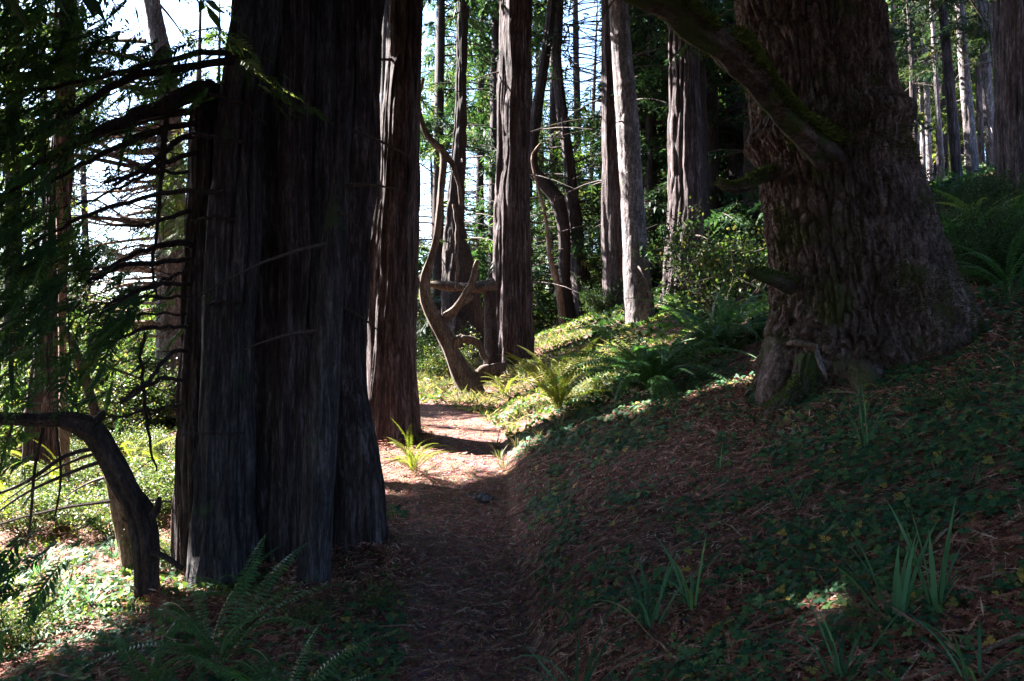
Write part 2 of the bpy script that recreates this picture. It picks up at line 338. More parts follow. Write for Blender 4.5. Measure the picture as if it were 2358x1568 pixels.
# ------------------------------------------------------------------ trunks and crowns
def trunk_path(ctrl, D, up=8.0, lean=None):
    """ctrl rows (px, py, halfwidth) from the base upward; D distance; returns x, y, z, r rows"""
    out = []
    for c in ctrl:
        d = D + (c[3] if len(c) > 3 else 0); q = P(c[0], c[1], d); out.append([*q, c[2] / F * d])
    out = np.array(out)
    b = out[0].copy(); b[2] -= .35; b[3] *= 1.3; b[:2] += (out[0] - out[1])[:2] * .1
    rows = [b, *out]
    if up:
        v = out[-1][:3] - out[-2][:3]; v = v / max(v[2], .2); v[0] = np.clip(v[0], -.15, .15); v[1] = 0; v[2] = 1
        top = out[-1]
        rows.append([*(top[:3] + v * up * .5), top[3] * .8]); rows.append([*(top[:3] + v * up), top[3] * .45])
    return np.array(rows)
def add_trunk(mb, rows, ns, dz, disp, ztop=None, rnd=.5):
    """rows spaced dz below ztop, coarser above"""
    c = curve(rows, 600); L = np.concatenate([[0], np.cumsum(np.linalg.norm(np.diff(c[:, :3], axis=0), axis=1))])
    zt = ztop if ztop is not None else 1e9; i = np.argmax(c[:, 2] > zt); Lt = L[i] if c[i, 2] > zt else L[-1]
    s = np.concatenate([np.arange(0, Lt, dz), np.arange(Lt, L[-1], dz * 8), [L[-1]]])
    cc = np.stack([np.interp(s, L, c[:, k]) for k in range(4)], 1)
    return tube(mb, cc[:, :3], cc[:, 3], ns, disp, rnd=rnd)
def branches(bmb, fmb, base, top, n, Lfun, pairs=5, sl=.5, per=12, az=None, droop=.25, up=.15, r0=.03, keepf=None, wr=.16, lr=.4, g=None, sides=4, ez=1.0, bare=.25):
    """boughs with hanging flat sprays, from axis base->top (x,y,z,trunk radius)"""
    g = g or rng; base = np.asarray(base); top = np.asarray(top)
    O, D_, N_, L_ = [], [], [], []
    for i in range(n):
        t = g.random() ** ez; c = base + (top - base) * t
        a = g.random() * 2 * math.pi if az is None else az[0] + (g.random() - .5) * az[1]
        L = Lfun(t) * (.65 + .6 * g.random()); h = np.array([math.cos(a), math.sin(a), 0])
        k = 7; s = np.linspace(0, 1, k)
        bend = (g.random() - .5) * .5; side = np.array([-h[1], h[0], 0])
        pts = c[:3] + h * (L * s)[:, None] + side * (bend * L * s ** 2)[:, None]
        pts[:, 2] += L * (up * s - (droop + .2 * (g.random() - .3)) * s ** 2)
        if keepf is not None:
            ok = (carve(pts[2:]) if keepf is both else keepf(pts[2:])).mean()
            if ok < .62: continue
        tube(bmb, pts, np.linspace(r0 * (.6 + .4 * L / 3), r0 * .15, k), sides)
        m = max(3, int(per * L / 2.2))
        tt = bare + (1 - bare) * g.random(m); q = np.stack([np.interp(tt, s, pts[:, j]) for j in range(3)], 1)
        dirb = nrm(np.gradient(pts, axis=0)); qd = np.stack([np.interp(tt, s, dirb[:, j]) for j in range(3)], 1)
        sg = np.where(g.random(m) < .5, 1., -1.); an = R(35) + g.random(m) * R(40)
        sv = np.cross(qd, [0, 0, 1.]); dd = qd * np.cos(an)[:, None] + sv * (np.sin(an) * sg)[:, None]; dd[:, 2] -= .15 + .6 * g.random(m)
        nn = np.array([0, 0, 1.]) + (g.random((m, 3)) - .5) * 1.7
        O.append(q + (g.random((m, 3)) - .5) * .12 * sl); D_.append(dd); N_.append(nn); L_.append(sl * (.6 + .8 * g.random(m)) * (1.15 - .5 * tt))
    if not O: return
    O, D_, N_, L_ = np.concatenate(O), np.concatenate(D_), np.concatenate(N_), np.concatenate(L_)
    if keepf is not None:
        k = keepf(O + nrm(D_) * L_[:, None] * .5); O, D_, N_, L_ = O[k], D_[k], N_[k], L_[k]
    if len(O): sprays(fmb, O, D_, nrm(N_), L_, pairs, lr, wr, g=g)
def both(p): return carve(p) & gaps(p)
ABOVE = lambda y, m=.25: CAMH + .43 * y + m                 # height at which the frame ends

def visible_tree(name, label, ctrl, mat, disp, ns=72, dz=.06, up=8., D=None, group=None, cat="tree", crown=None, stubs=0, base=None, mat2=None):
    D = D or hit(ctrl[0][0], ctrl[0][1]); rows = trunk_path(ctrl, D, up)
    loc = gp(rows[1][0], rows[1][1]); t = thing(name, label, cat, loc, group)
    mb = MB(); add_trunk(mb, rows, ns, dz, disp, ABOVE(rows[0][1])); mb.build("trunk", mat, t, loc, smooth=True)
    if stubs:
        for i in range(stubs):
            sb = MB()
            f = rng.random() ** .8; c = curve(rows, 40)[int(4 + f * 32)]
            a = rng.random() * 6.28; h = np.array([math.cos(a), math.sin(a), rng.random() * .4 - .3]); L = .25 + rng.random() * .9
            s = np.linspace(0, 1, 5)[:, None]; pts = c[:3] + h * c[3] * .8 + h * L * s; pts[:, 2:] -= .2 * L * s * s
            tube(sb, pts, np.linspace(.02, .004, 5) * (.7 + c[3]), 5)
            sb.build("dead_branch", mat2 or M['twig'], t, loc)
    if crown:
        bm, fm = MB(), MB(); z0, z1, L0, n, kw = crown
        cc = curve(rows, 60); zz = cc[:, 2]
        b = cc[np.argmin(abs(zz - z0))]; e = cc[np.argmin(abs(zz - z1))]
        branches(bm, fm, b, e, n, lambda q: L0 * (1 - .55 * q), keepf=both, **{k: v for k, v in kw.items() if k != 'mat'})
        if bm.v: bm.build("branches", M['twig'], t, loc)
        if fm.v: fm.build("crown", kw.get('mat', M['conifer']), t, loc)
    return t, D, rows, loc

# ================================================================== the setting
def warp_axis(a, b, near, n):
    u = np.linspace(-1, 1, n); s = np.sinh(u * 4.2) / math.sinh(4.2)
    return np.where(s < 0, -a * s * -1 + near, b * s + near) if False else near + np.where(s < 0, s * a, s * b)
xs = warp_axis(160, 160, 0.5, 420); ys = warp_axis(40, 220, 4.5, 460)
X, Y = np.meshgrid(xs, ys); Z = ground(X, Y)
onp = np.clip(1.2 - np.abs(X - path_x(Y)) / path_w(Y), 0, 1) * ((Y > 0) & (Y < 19))
Z = Z - .03 * np.minimum(onp * 4, 1)
mb = MB(); i = np.arange(len(ys) - 1)[:, None] * len(xs); j = np.arange(len(xs) - 1)[None]
mb.add(np.stack([X, Y, Z], -1), np.stack([i + j, i + j + 1, i + len(xs) + j + 1, i + len(xs) + j], -1))
g_ = mb.build("ground", M['ground'], smooth=True); g_['kind'] = 'structure'
yy = np.linspace(.5, 18.5, 700); uu = np.linspace(-1.35, 1.35, 46)
Yp, Up = np.meshgrid(yy, uu, indexing='ij')
wob = 1 + .35 * fbm(Yp * 1.3, np.sign(Up) * 7, 2.)
Xp = path_x(Yp) + Up * path_w(Yp) * wob
Zp = ground(Xp, Yp) + .006 - .05 * np.clip(np.abs(Up) - 1.0, 0, 1) ** 1.0 - .015 * (1 - Up ** 2).clip(0, 1)
mb = MB(); n = len(uu); i = np.arange(len(yy) - 1)[:, None] * n; j = np.arange(n - 1)[None]
mb.add(np.stack([Xp, Yp, Zp], -1), np.stack([i + j, i + j + 1, i + n + j + 1, i + n + j], -1))
pth = mb.build("path", M['path'], smooth=True); pth['kind'] = 'structure'

# ================================================================== big redwood clump on the left
Dc = hit(560, 1355)
loc = gp((520 - CX) / F * Dc, Dc + .3)
clump = thing("redwood_tree", "huge dark redwood clump of fused fluted trunks left of the trail", "tree", loc)
def stem(ctrl, D, mat, seed, ns=200, up=9, a=.027, lobes=.12, dz=.022, name="trunk", f=20):
    rows = trunk_path(ctrl, D, up); mb = MB()
    add_trunk(mb, rows, ns, dz, d_redwood(a, lobes, f, 1.0, seed), ABOVE(rows[0][1])); mb.build(name, mat, clump, loc, smooth=True)
    return rows
A = stem([(505, 1350, 84), (512, 1150, 68), (522, 900, 60), (536, 600, 52), (556, 250, 46), (598, 0, 46)], Dc + .18, M['greyred'], 1., ns=240, dz=.016)
A1 = stem([(468, 1330, 60), (468, 900, 52), (478, 500, 46), (484, 280, 44), (490, 205, 34)], Dc + .62, M['redwood'], 2., up=.05)
B = stem([(655, 1320, 175), (655, 1000, 165), (670, 700, 160), (680, 350, 160), (700, 0, 150)], Dc + 1.05, M['redwood'], 3., ns=300, lobes=.1)
B1 = stem([(655, 1310, 42), (664, 1000, 40), (672, 700, 40), (676, 350, 44), (684, 0, 46)], Dc + .50, M['redwood'], 14., ns=140, dz=.02)
B2 = stem([(716, 1300, 26), (724, 1000, 26), (732, 700, 27), (742, 350, 28), (748, 0, 30)], Dc + .58, M['greyred'], 15., ns=120, dz=.02)
Cc = stem([(800, 1240, 88), (794, 1050, 70), (794, 900, 46), (798, 700, 44), (812, 500, 44), (832, 300, 45), (846, 0, 45)], Dc + .98, M['redwood'], 4., dz=.02)
bmb = MB()   # burl at the foot on the trail side
rows = np.array([[*P(822, 1290, Dc + .8), .225], [*P(826, 1150, Dc + .82), .195], [*P(812, 1000, Dc + .86), .165], [*P(798, 860, Dc + .92), .11], [*P(796, 760, Dc + .95), .05]])
rows[0][2] -= .2
add_trunk(bmb, rows, 160, .02, d_redwood(.015, .22, 18, 2.5, 8.)); bmb.build("burl", M['redwood'], clump, loc, smooth=True)
# bare boughs on the left side, with their fine twigs
BR = [[(540, 140, 9), (400, 158, 9), (300, 180, 9), (200, 240, 8), (90, 300, 6), (-60, 360, 4)],
      [(560, 128, 7), (470, 120, 7), (330, 150, 6), (180, 190, 5), (20, 215, 4)],
      [(470, 205, 22), (400, 235, 20), (320, 265, 17), (240, 300, 14), (150, 345, 10), (40, 430, 6), (-50, 520, 4)],
      [(460, 250, 9), (380, 262, 9), (270, 300, 8), (160, 330, 6), (20, 420, 4)],
      [(450, 282, 7), (350, 305, 7), (250, 350, 6), (150, 400, 4), (60, 450, 3)],
      [(450, 305, 7), (400, 330, 7), (330, 390, 6), (265, 425, 4)], [(450, 350, 6), (390, 372, 6), (320, 400, 4), (240, 420, 3)],
      [(520, 440, 5), (430, 443, 6), (360, 450, 5), (260, 475, 5), (170, 510, 4), (60, 570, 3)], [(440, 485, 6), (390, 500, 5), (330, 520, 4), (250, 520, 2)],
      [(445, 568, 8), (400, 560, 8), (345, 572, 6), (290, 595, 5), (200, 650, 3)], [(440, 600, 6), (370, 603, 6), (280, 615, 6), (200, 650, 4)],
      [(440, 620, 4), (400, 635, 4), (330, 665, 3), (280, 685, 3)], [(440, 652, 5), (380, 653, 5), (310, 675, 4), (240, 705, 3)],
      [(435, 684, 4), (350, 684, 4), (290, 692, 4), (240, 712, 3)], [(430, 725, 3), (350, 723, 3), (290, 735, 3), (220, 750, 2)],
      [(430, 752, 4), (350, 756, 5), (300, 765, 4), (230, 800, 2)], [(430, 806, 5), (400, 812, 5), (370, 840, 5), (340, 880, 4), (285, 925, 3)],
      [(430, 877, 4), (380, 872, 5), (340, 885, 5), (280, 925, 4)], [(425, 930, 3), (370, 940, 3), (310, 952, 3), (255, 962, 2)],
      [(388, 145, 5), (386, 250, 6), (380, 330, 7), (372, 420, 5), (360, 530, 4), (352, 620, 3), (365, 690, 2)],
      [(385, 325, 4), (350, 300, 3), (300, 330, 3)], [(333, 762, 3), (326, 830, 4), (332, 930, 4), (345, 1030, 3), (362, 1085, 2)],
      [(430, 395, 4), (350, 400, 4), (250, 440, 3), (180, 470, 2)], [(560, 330, 4), (500, 318, 5), (440, 310, 5)], [(540, 505, 4), (490, 500, 4), (440, 505, 3)],
      [(610, 290, 3), (560, 240, 4), (520, 225, 4), (470, 210, 5)], [(560, 1000, 2), (500, 998, 2), (420, 1003, 2)], [(560, 700, 3), (520, 696, 4), (470, 700, 3)]]
for bi, b in enumerate(BR):
    m = MB(); k = len(b); dd = np.linspace(Dc + .25, Dc - .35 + .5 * rng.random(), k)
    if b[0][0] > 470: dd = np.linspace(Dc + .05, Dc - .25, k)
    if bi >= len(BR) - 5 and b[-1][0] > 400: dd = np.full(k, Dc - .02)
    pts = np.array([[*P(q[0], q[1], d), q[2] / F * d] for q, d in zip(b, dd)]); c = curve(pts, 22)
    c[:, :3] += (np.stack([noise3(np.arange(22) * .7, bi, a) for a in range(3)], 1) - .5) * .025
    tube(m, c, c[:, 3], 7)
    for q in range(0 if b[-1][0] > 400 else int(8 + 4.0 * k)):                  # fine twigs
        i0 = int(3 + rng.random() * 18); L = .10 + .38 * rng.random() ** 1.5; a = rng.random() * 6.28
        h = nrm(np.array([-.6 + .5 * rng.random(), rng.random() - .5, -.5 + rng.random() * .8])); s = np.linspace(0, 1, 4)[:, None]
        tp = c[i0, :3] + h * L * s; tp[:, 2:] += .1 * L * s * s * (rng.random() - .7)
        tube(m, tp, np.linspace(.0035, .0012, 4), 4)
    m.build("branch", M['dark'], clump, loc, smooth=True)
# dark foliage hanging on the left boughs
fm, bm = MB(), MB()
def hang(px, py, D, sx, sy, n, sl=.27, pairs=14, mbf=None, dirx=-.5):
    q = np.stack([(px + sx * rng.normal(size=n) - CX) / F * D, D + .45 * rng.normal(size=n), CAMH + (CY - (py + sy * rng.normal(size=n))) / F * D], 1)
    dd = np.stack([dirx + .9 * (rng.random(n) - .5), .9 * (rng.random(n) - .5), -.05 - .5 * rng.random(n)], 1)
    nn = np.array([.1, -.5, .8]) + (rng.random((n, 3)) - .5) * .8
    kp = gaps(q, 2.5) & carve(q)
    sprays(mbf or fm, q[kp], dd[kp], nrm(nn[kp]), sl * (.6 + .7 * rng.random(kp.sum())), pairs, .27 if pairs > 10 else .36, .16)
for h in [(60, 60, 5.2, 90, 70, 300), (60, 220, 5.0, 80, 80, 330), (200, 110, 5.4, 90, 60, 230), (330, 110, 5.6, 70, 30, 120), (120, 330, 5.0, 80, 60, 150), (40, 460, 4.9, 60, 90, 260),
          (60, 620, 4.8, 60, 90, 240), (200, 560, 5.2, 50, 40, 70), (215, 640, 5.0, 45, 35, 110), (40, 780, 4.9, 50, 80, 130), (150, 790, 5.0, 60, 50, 90), (260, 700, 5.1, 40, 30, 60),
          (250, 330, 5.2, 60, 30, 50), (230, 430, 5.3, 50, 40, 30), (430, 110, 5.1, 50, 30, 45), (290, 830, 5.2, 30, 40, 30), (20, 1000, 4.8, 40, 80, 40), (10, 1330, 4.2, 25, 70, 60)]: hang(*h[:5], int(h[5] * .55))
for q in range(30):                                       # long drooping twigs
    px, py = 190 * rng.random() - 20, 200 + 600 * rng.random(); D = 4.6 + rng.random(); c = curve([[*P(px, py, D)], [*P(px - 8 + 30 * (rng.random() - .5), py + 90, D)], [*P(px + 50 * (rng.random() - .5), py + 150 + 160 * rng.random(), D)]], 8)
    tube(bm, c, np.linspace(.006, .0015, 8), 4)
bm.build("twigs", M['dark'], clump, loc); fm.build("foliage", M['bough'], clump, loc)
fs = MB()                                                  # young lit shoots in front of the trunk
for h in [(520, 90, 4.75, 22, 16, 26), (565, 125, 4.75, 14, 22, 22), (600, 175, 4.7, 14, 12, 12), (640, 215, 4.7, 18, 10, 12), (480, 60, 4.8, 14, 12, 8)]: hang(*h, sl=.13, pairs=7, mbf=fs, dirx=.5)
fs.build("young_shoots", M['sunny'], clump, loc)
HANG = hang
bm, fm = MB(), MB()
for rr, n in ((A, 34), (B, 60), (Cc, 34)):
    zt = rr[-1][2]; c = curve(rr, 40); b = c[np.argmin(abs(c[:, 2] - 4.9))]
    branches(bm, fm, b, rr[-1], n, lambda q: 3.0 - 1.2 * q, pairs=5, sl=.6, per=18, keepf=lambda p: carve(p) & (p[:, 2] > ABOVE(p[:, 1], .1)), r0=.035)
bm.build("upper_branches", M['twig'], clump, loc); fm.build("crown", M['conifer'], clump, loc)

SHL = [(-300, 1560), (0, 1505), (200, 1450), (330, 1405), (420, 1350), (900, 1200), (1100, 1178), (1180, 1135), (1240, 1075), (1330, 985), (1420, 930), (1500, 900), (1600, 860), (1750, 760), (2358, 560), (2900, 500)]
def add_shade_boughs(tree, tl, axis, n, pick, mat='conifer', dens=11, t0=0., t1=4.):  # unseen foliage added above the frame to block the sun over picked points
    bm, fm = MB(), MB(); g = np.random.default_rng(len(bpy.data.objects))
    for i in range(n):
        c = pick(g); t = 5.
        while t < 16 and not (c[2] + S[2] * t > ABOVE(c[1] + S[1] * t, .9)): t += .4
        t += t0 + (t1 - t0) * g.random(); q = c + S * t
        if not carve(q[None], .5)[0]: continue
        m = dens; O = q + g.normal(size=(m, 3)) * [.45, .45, .12]; k = carve(O, .4) & (O[:, 2] > ABOVE(O[:, 1], .35)); O = O[k]; m = len(O)
        if not m: continue
        a = axis[np.argmin(abs(axis[:, 2] - (q[2] - .2)))][:3]; d = nrm(q - a); dd = d + g.normal(size=(m, 3)) * .6; dd[:, 2] = -.2 * g.random(m)
        sprays(fm, O - nrm(dd) * .3, dd, nrm(np.array([0, 0, 1.]) + g.normal(size=(m, 3)) * .35), .6 + .4 * g.random(m), 4, .42, .26, g=g)
        if i % 4 == 0 and np.linalg.norm(q - a) < 5:
            s = np.linspace(0, 1, 7)[:, None]; pts = a + (q - a) * s; pts[:, 2:] += .25 * np.sin(s * 3.1)
            if (pts[:, 2] > ABOVE(pts[:, 1], .12)).all(): tube(bm, pts, np.linspace(.05, .01, 7), 5)
    if bm.v: bm.build("added_shade_boughs", M['twig'], tree, tl)
    if fm.v: fm.build("added_shade_foliage", M[mat], tree, tl)
def pick_ground(g):
    while True:
        D = 1.5 + 10 * g.random(); k = -.8 + 1.6 * g.random(); x = k * D
        if g.random() > D / 11.5: continue
        z = float(ground(x, D, False)); py = CY - (z - CAMH) / D * F
        if py > np.interp(CX + k * F, [q[0] for q in SHL], [q[1] for q in SHL]): return np.array([x, D, z + .1])
def pick_fir(g): return np.array([1.9 + 2.4 * g.random(), 6.6 + .8 * g.random(), .8 + 3.6 * g.random()])
add_shade_boughs(clump, loc, curve(A, 60), 700, pick_ground)
add_shade_boughs(clump, loc, curve(Cc, 60), 420, pick_fir)
def pick_slope(g):
    while True:
        D = 7 + 12 * g.random(); k = .48 + .25 * g.random(); z = float(ground(k * D, D, False)); py = CY - (z - CAMH) / D * F
        if py > 450: return np.array([k * D, D, z + .6 * g.random()])
add_shade_boughs(clump, loc, curve(B, 60), 420, pick_slope)

# slender broken pole leaning on the clump
visible_tree("tree_pole", "slender broken pole trunk leaning against the front of the big redwood clump", [(722, 1350, 38), (740, 1000, 36), (762, 650, 30), (785, 380, 21), (803, 165, 15)], M['greyred'],
             d_redwood(.006, .05, 30, 3., 6.), ns=90, dz=.03, up=0, D=Dc + .02, cat="dead trunk", stubs=7)

# bent dark trunk at the far left
Db = hit(345, 1385); bl = gp((345 - CX) / F * Db, Db)
bt = thing("bent_trunk", "dark leafless trunk bending sharply left like an arch, beside the big redwood clump", "tree", bl)
rows = np.array([[*P(a, b, Db + dd), r / F * Db] for a, b, r, dd in [(348, 1420, 34, 0), (343, 1340, 29, 0), (340, 1250, 28, 0), (325, 1180, 34, 0), (290, 1115, 27, -.05), (255, 1050, 26, -.1), (215, 990, 27, -.15), (150, 965, 24, -.2), (60, 962, 21, -.25), (-60, 958, 19, -.3), (-220, 940, 16, -.3)]])
mb = MB(); add_trunk(mb, rows, 110, .02, d_redwood(.016, .22, 18, 4., 11.)); mb.build("trunk", M['dark'], bt, bl, smooth=True)
for b in [[(350, 1190, 10), (362, 1170, 8), (368, 1145, 5)], [(205, 985, 14), (235, 955, 9), (240, 945, 4)], [(230, 1030, 5), (150, 1050, 5), (60, 1110, 4), (-40, 1150, 3)], [(240, 1060, 5), (170, 1085, 4), (60, 1135, 3), (-20, 1190, 2)],
          [(350, 1270, 8), (385, 1285, 7), (420, 1310, 6)], [(100, 985, 4), (80, 1080, 4), (70, 1200, 3), (60, 1260, 2)], [(130, 985, 3), (140, 1100, 3), (125, 1200, 2)], [(30, 975, 3), (0, 1080, 3), (-10, 1200, 2)]]:
    m = MB(); c = curve([[*P(a, q, Db - .15), r / F * Db] for a, q, r in b], 12); tube(m, c, c[:, 3], 6); m.build("branch", M['dark'], bt, bl, smooth=True)

# ================================================================== other trunks that can be told apart
sk = dict(pairs=4, sl=.55, per=16, r0=.03)
up_only = dict(pairs=4, sl=.65, per=16, r0=.035)
R2 = visible_tree("redwood_tree", "redwood with sunlit left edge right behind the big clump at the trail bend", [(900, 1012, 68), (902, 900, 62), (902, 700, 57), (918, 400, 47), (936, 0, 42)], M['redwood'], d_redwood(.024, .12, 16, .8, 21.), ns=160, dz=.04,
             crown=(7.6, 13, 2.4, 50, up_only), up=10, stubs=4)
visible_tree("redwood_tree", "redwood with a dark hollow at its foot, in the middle beyond the trail bend", [(1183, 850, 58), (1180, 750, 51), (1177, 550, 45), (1182, 300, 39), (1187, 0, 37)], M['redwood'], d_redwood(.03, .16, 14, .6, 31.), ns=140, dz=.06,
             crown=(8.6, 16, 3.0, 40, up_only), stubs=8)
visible_tree("redwood_tree", "dark redwood with swollen forked foot behind the twisted pale stem", [(1068, 830, 60), (1064, 740, 50), (1056, 620, 38), (1048, 500, 22), (1060, 300, 14), (1066, 0, 12)], M['dark'], d_redwood(.03, .05, 14, 2.2, 41.), ns=90,
             crown=(3.6, 13, 2.4, 46, dict(sk, mat=M['sunny'])), stubs=10)
sn_t, Dn, _, sl_ = visible_tree("twisted_tree", "thin twisted pale stem curving up beside the trail bend, root mass at its foot", [(1085, 905, 32), (1062, 860, 27), (1034, 800, 19), (1004, 740, 19), (980, 690, 15), (979, 640, 13), (994, 590, 9), (1006, 540, 8), (1016, 440, 8), (1022, 355, 8), (1002, 332, 7), (978, 300, 6), (964, 240, 4), (975, 180, 3)],
             M['snag'], d_redwood(.008, .22, 16, 3., 51.), ns=40, dz=.05, up=0)
m = MB()
for b in [[(1022, 352, 6), (1045, 385, 5), (1062, 470, 4)], [(1010, 745, 7), (1035, 725, 9), (1060, 700, 9), (1085, 680, 8)], [(1080, 900, 14), (1110, 880, 10), (1150, 860, 7)], [(1078, 905, 12), (1045, 900, 8), (1020, 930, 5)], [(1052, 560, 4), (1050, 500, 4), (1044, 470, 3)], [(985, 660, 10), (950, 640, 9), (900, 625, 8)], [(1040, 800, 9), (1060, 780, 12), (1100, 790, 8), (1120, 830, 6)], [(1000, 760, 9), (1030, 770, 13), (1048, 830, 11), (1075, 860, 9)], [(1020, 730, 7), (1062, 690, 9), (1090, 640, 9), (1098, 600, 5)], [(1085, 880, 18), (1130, 850, 12), (1160, 845, 10)], [(1052, 660, 4), (1053, 600, 4), (1052, 560, 4)]]:
    c = curve([[*P(a, q, Dn), r / F * Dn] for a, q, r in b], 24); m = MB(); c[:, :3] += (np.stack([noise3(np.arange(24) * .2, b[0][0], a) for a in range(3)], 1) - .5) * .05; tube(m, c, c[:, 3], 12, d_redwood(.006, .5, 12, 5, 3.)); m.build('root' if b[0][1] > 800 else 'limb', M['snag'], sn_t, sl_, smooth=True)
lg = thing("fallen_log", "pale log lying level between the twisted stem and the middle redwood", "log", gp((1060 - CX) / F * 14.4, 14.4))
m = MB(); c = curve([[*P(990, 655, 14.2), .07], [*P(1040, 660, 14.3), .085], [*P(1090, 662, 14.4), .1], [*P(1135, 655, 14.6), .11]], 30); c[:, 3] *= .9 + .4 * noise3(np.arange(30) * .4, 0, 0); tube(m, c, c[:, 3], 24, d_redwood(.02, .4, 12, 3, 5.))
m.build("log", M['snag'], lg, lg.location, smooth=True)
m = MB()
for b in [[(1128, 650, 16), (1130, 740, 16), (1134, 860, 20)], [(985, 655, 10), (955, 640, 9), (930, 630, 8)]]:
    c = curve([[*P(a, q, 14.6), r / F * 14.6] for a, q, r in b], 14); m = MB(); tube(m, c, c[:, 3], 20, d_redwood(.01, .2, 12, 3, 6.)); m.build('prop', M['dark'], lg, lg.location, smooth=True)

D5 = hit(1310, 742)
visible_tree("crooked_tree", "crooked dark stem that kinks sharply at mid height, beyond the sunlit clearing", [(1312, 742, 20), (1300, 640, 14), (1300, 540, 15), (1284, 462, 17), (1252, 420, 15), (1227, 385, 14), (1228, 320, 13), (1240, 230, 13), (1256, 130, 12), (1272, 0, 10)], M['dark'], d_redwood(.015, .15, 12, 1., 61.), ns=40, D=D5, stubs=12,
             crown=(5, 16, 2.6, 36, sk))
visible_tree("dark_tree", "dark tapering trunk with flared foot just right of the crooked stem", [(1350, 735, 36), (1335, 640, 24), (1322, 500, 19), (1312, 380, 14), (1295, 260, 12), (1284, 150, 10), (1287, 0, 9)], M['redwood'], d_redwood(.02, .2, 12, 1., 62.), ns=48, D=D5 + .8, stubs=14,
             crown=(3.4, 16, 2.8, 60, sk))
visible_tree("sapling", "thin curved bare sapling arching in front of the crooked stem", [(1296, 745, 9), (1285, 660, 8), (1266, 590, 6), (1256, 500, 4), (1236, 420, 4), (1225, 360, 3), (1245, 330, 2)], M['pale'], None, ns=10, dz=.2, D=D5 - .5, up=0)
D6 = hit(1470, 742, lo=5)
visible_tree("grey_tree", "slender grey barked tree brightly lit low down, standing behind the largest fern", [(1475, 745, 36), (1467, 640, 31), (1458, 500, 27), (1446, 300, 26), (1432, 120, 23), (1424, 0, 22)], M['grey'], d_plate(.014, 12., 4., 2.), ns=110, dz=.04, D=D6, stubs=3,
             crown=(9.2, 15, 2.2, 20, up_only))
visible_tree("redwood_tree", "tall dark straight redwood close behind the slender grey tree", [(1422, 700, 30), (1410, 520, 24), (1407, 300, 20), (1400, 0, 17)], M['redwood'], d_redwood(.02, .15, 10, .8, 71.), ns=60, D=D6 + 6, stubs=16,
             crown=(4.8, 18, 3.0, 70, sk))
D8 = hit(1565, 712, lo=6) + 2.6
visible_tree("redwood_tree", "red fibrous redwood lit on its left side under the mossy limb", [(1575, 712, 56), (1575, 620, 46), (1578, 450, 40), (1577, 300, 38), (1575, 100, 34), (1572, 0, 33)], M['redwood'], d_redwood(.03, .10, 14, .5, 72.), ns=150, dz=.05, D=D8, stubs=4,
             crown=(9.6, 17, 3.0, 40, up_only))
visible_tree("redwood_tree", "dark redwood half hidden behind the lit fibrous redwood, its right neighbour", [(1612, 680, 26), (1608, 500, 24), (1605, 200, 22), (1600, 0, 20)], M['dark'], d_redwood(.02, .15, 12, .8, 73.), ns=50, D=D8 + 2.2, stubs=6,
             crown=(7, 18, 3.2, 50, sk))
visible_tree("redwood_tree", "thin dark trunk rising between the grey tree and the fibrous redwood", [(1497, 690, 10), (1498, 450, 9), (1500, 200, 8), (1502, 0, 7)], M['dark'], None, ns=16, dz=.3, D=D8 + 5, stubs=12, crown=(5, 18, 2.6, 44, sk))
visible_tree("redwood_tree", "dark trunk seen between the mossy limb and the giant fir", [(1700, 640, 26), (1697, 400, 22), (1690, 100, 18), (1688, 0, 17)], M['dark'], d_redwood(.02, .15, 12, .8, 74.), ns=50, D=D8 + 5, stubs=10, crown=(4.5, 18, 3.4, 80, sk))
def pick_mid(g):
    D = 14 + 12 * g.random(); return P(960 + 480 * g.random(), 720 - 700 * g.random(), D)
add_shade_boughs(R2[0], R2[3], curve(R2[2], 60), 700, pick_mid, t1=7.)
# left side
visible_tree("redwood_tree", "reddish trunk rising from the sunny shrubs at the far left", [(92, 1108, 34), (95, 950, 31), (110, 800, 30), (130, 550, 26), (150, 200, 22), (158, 0, 20)], M['redwood'], d_redwood(.02, .14, 14, 1., 81.), ns=70, stubs=8, crown=(3.2, 13, 2.2, 36, sk))
visible_tree("young_tree", "short slim trunk stub among sunlit plants, right of the reddish trunk", [(152, 1145, 13), (150, 1080, 11), (146, 900, 9), (140, 600, 7)], M['pale'], d_redwood(.008, .1, 16, 2., 82.), ns=28, up=3)
visible_tree("pine_tree", "large grey scaly trunk with long pale limbs just left of the redwood clump", [(400, 915, 40), (398, 800, 36), (396, 600, 34), (392, 400, 30), (385, 200, 24), (350, 0, 18)], M['grey'], d_plate(.02, 9., 3., 4.), ns=90, dz=.06, D=15.,
             crown=(2.2, 12, 4.2, 60, dict(pairs=4, sl=.55, per=9, r0=.055, droop=.15, up=.15, az=(math.pi, 3.4), bare=.6, mat=M['sunny'])))
m = MB()
for h in [(425, 290, 13.8, 14, 22, 60), (428, 345, 13.8, 14, 18, 50), (420, 400, 13.8, 16, 20, 60), (425, 450, 13.8, 12, 16, 50), (425, 510, 13.8, 12, 20, 60), (440, 560, 13.8, 8, 12, 20)]: HANG(*h, sl=.34, pairs=6, mbf=m)
YT = bpy.data.objects['pine_tree']; m.build("foliage", M['sunny'], YT, tuple(YT.location))
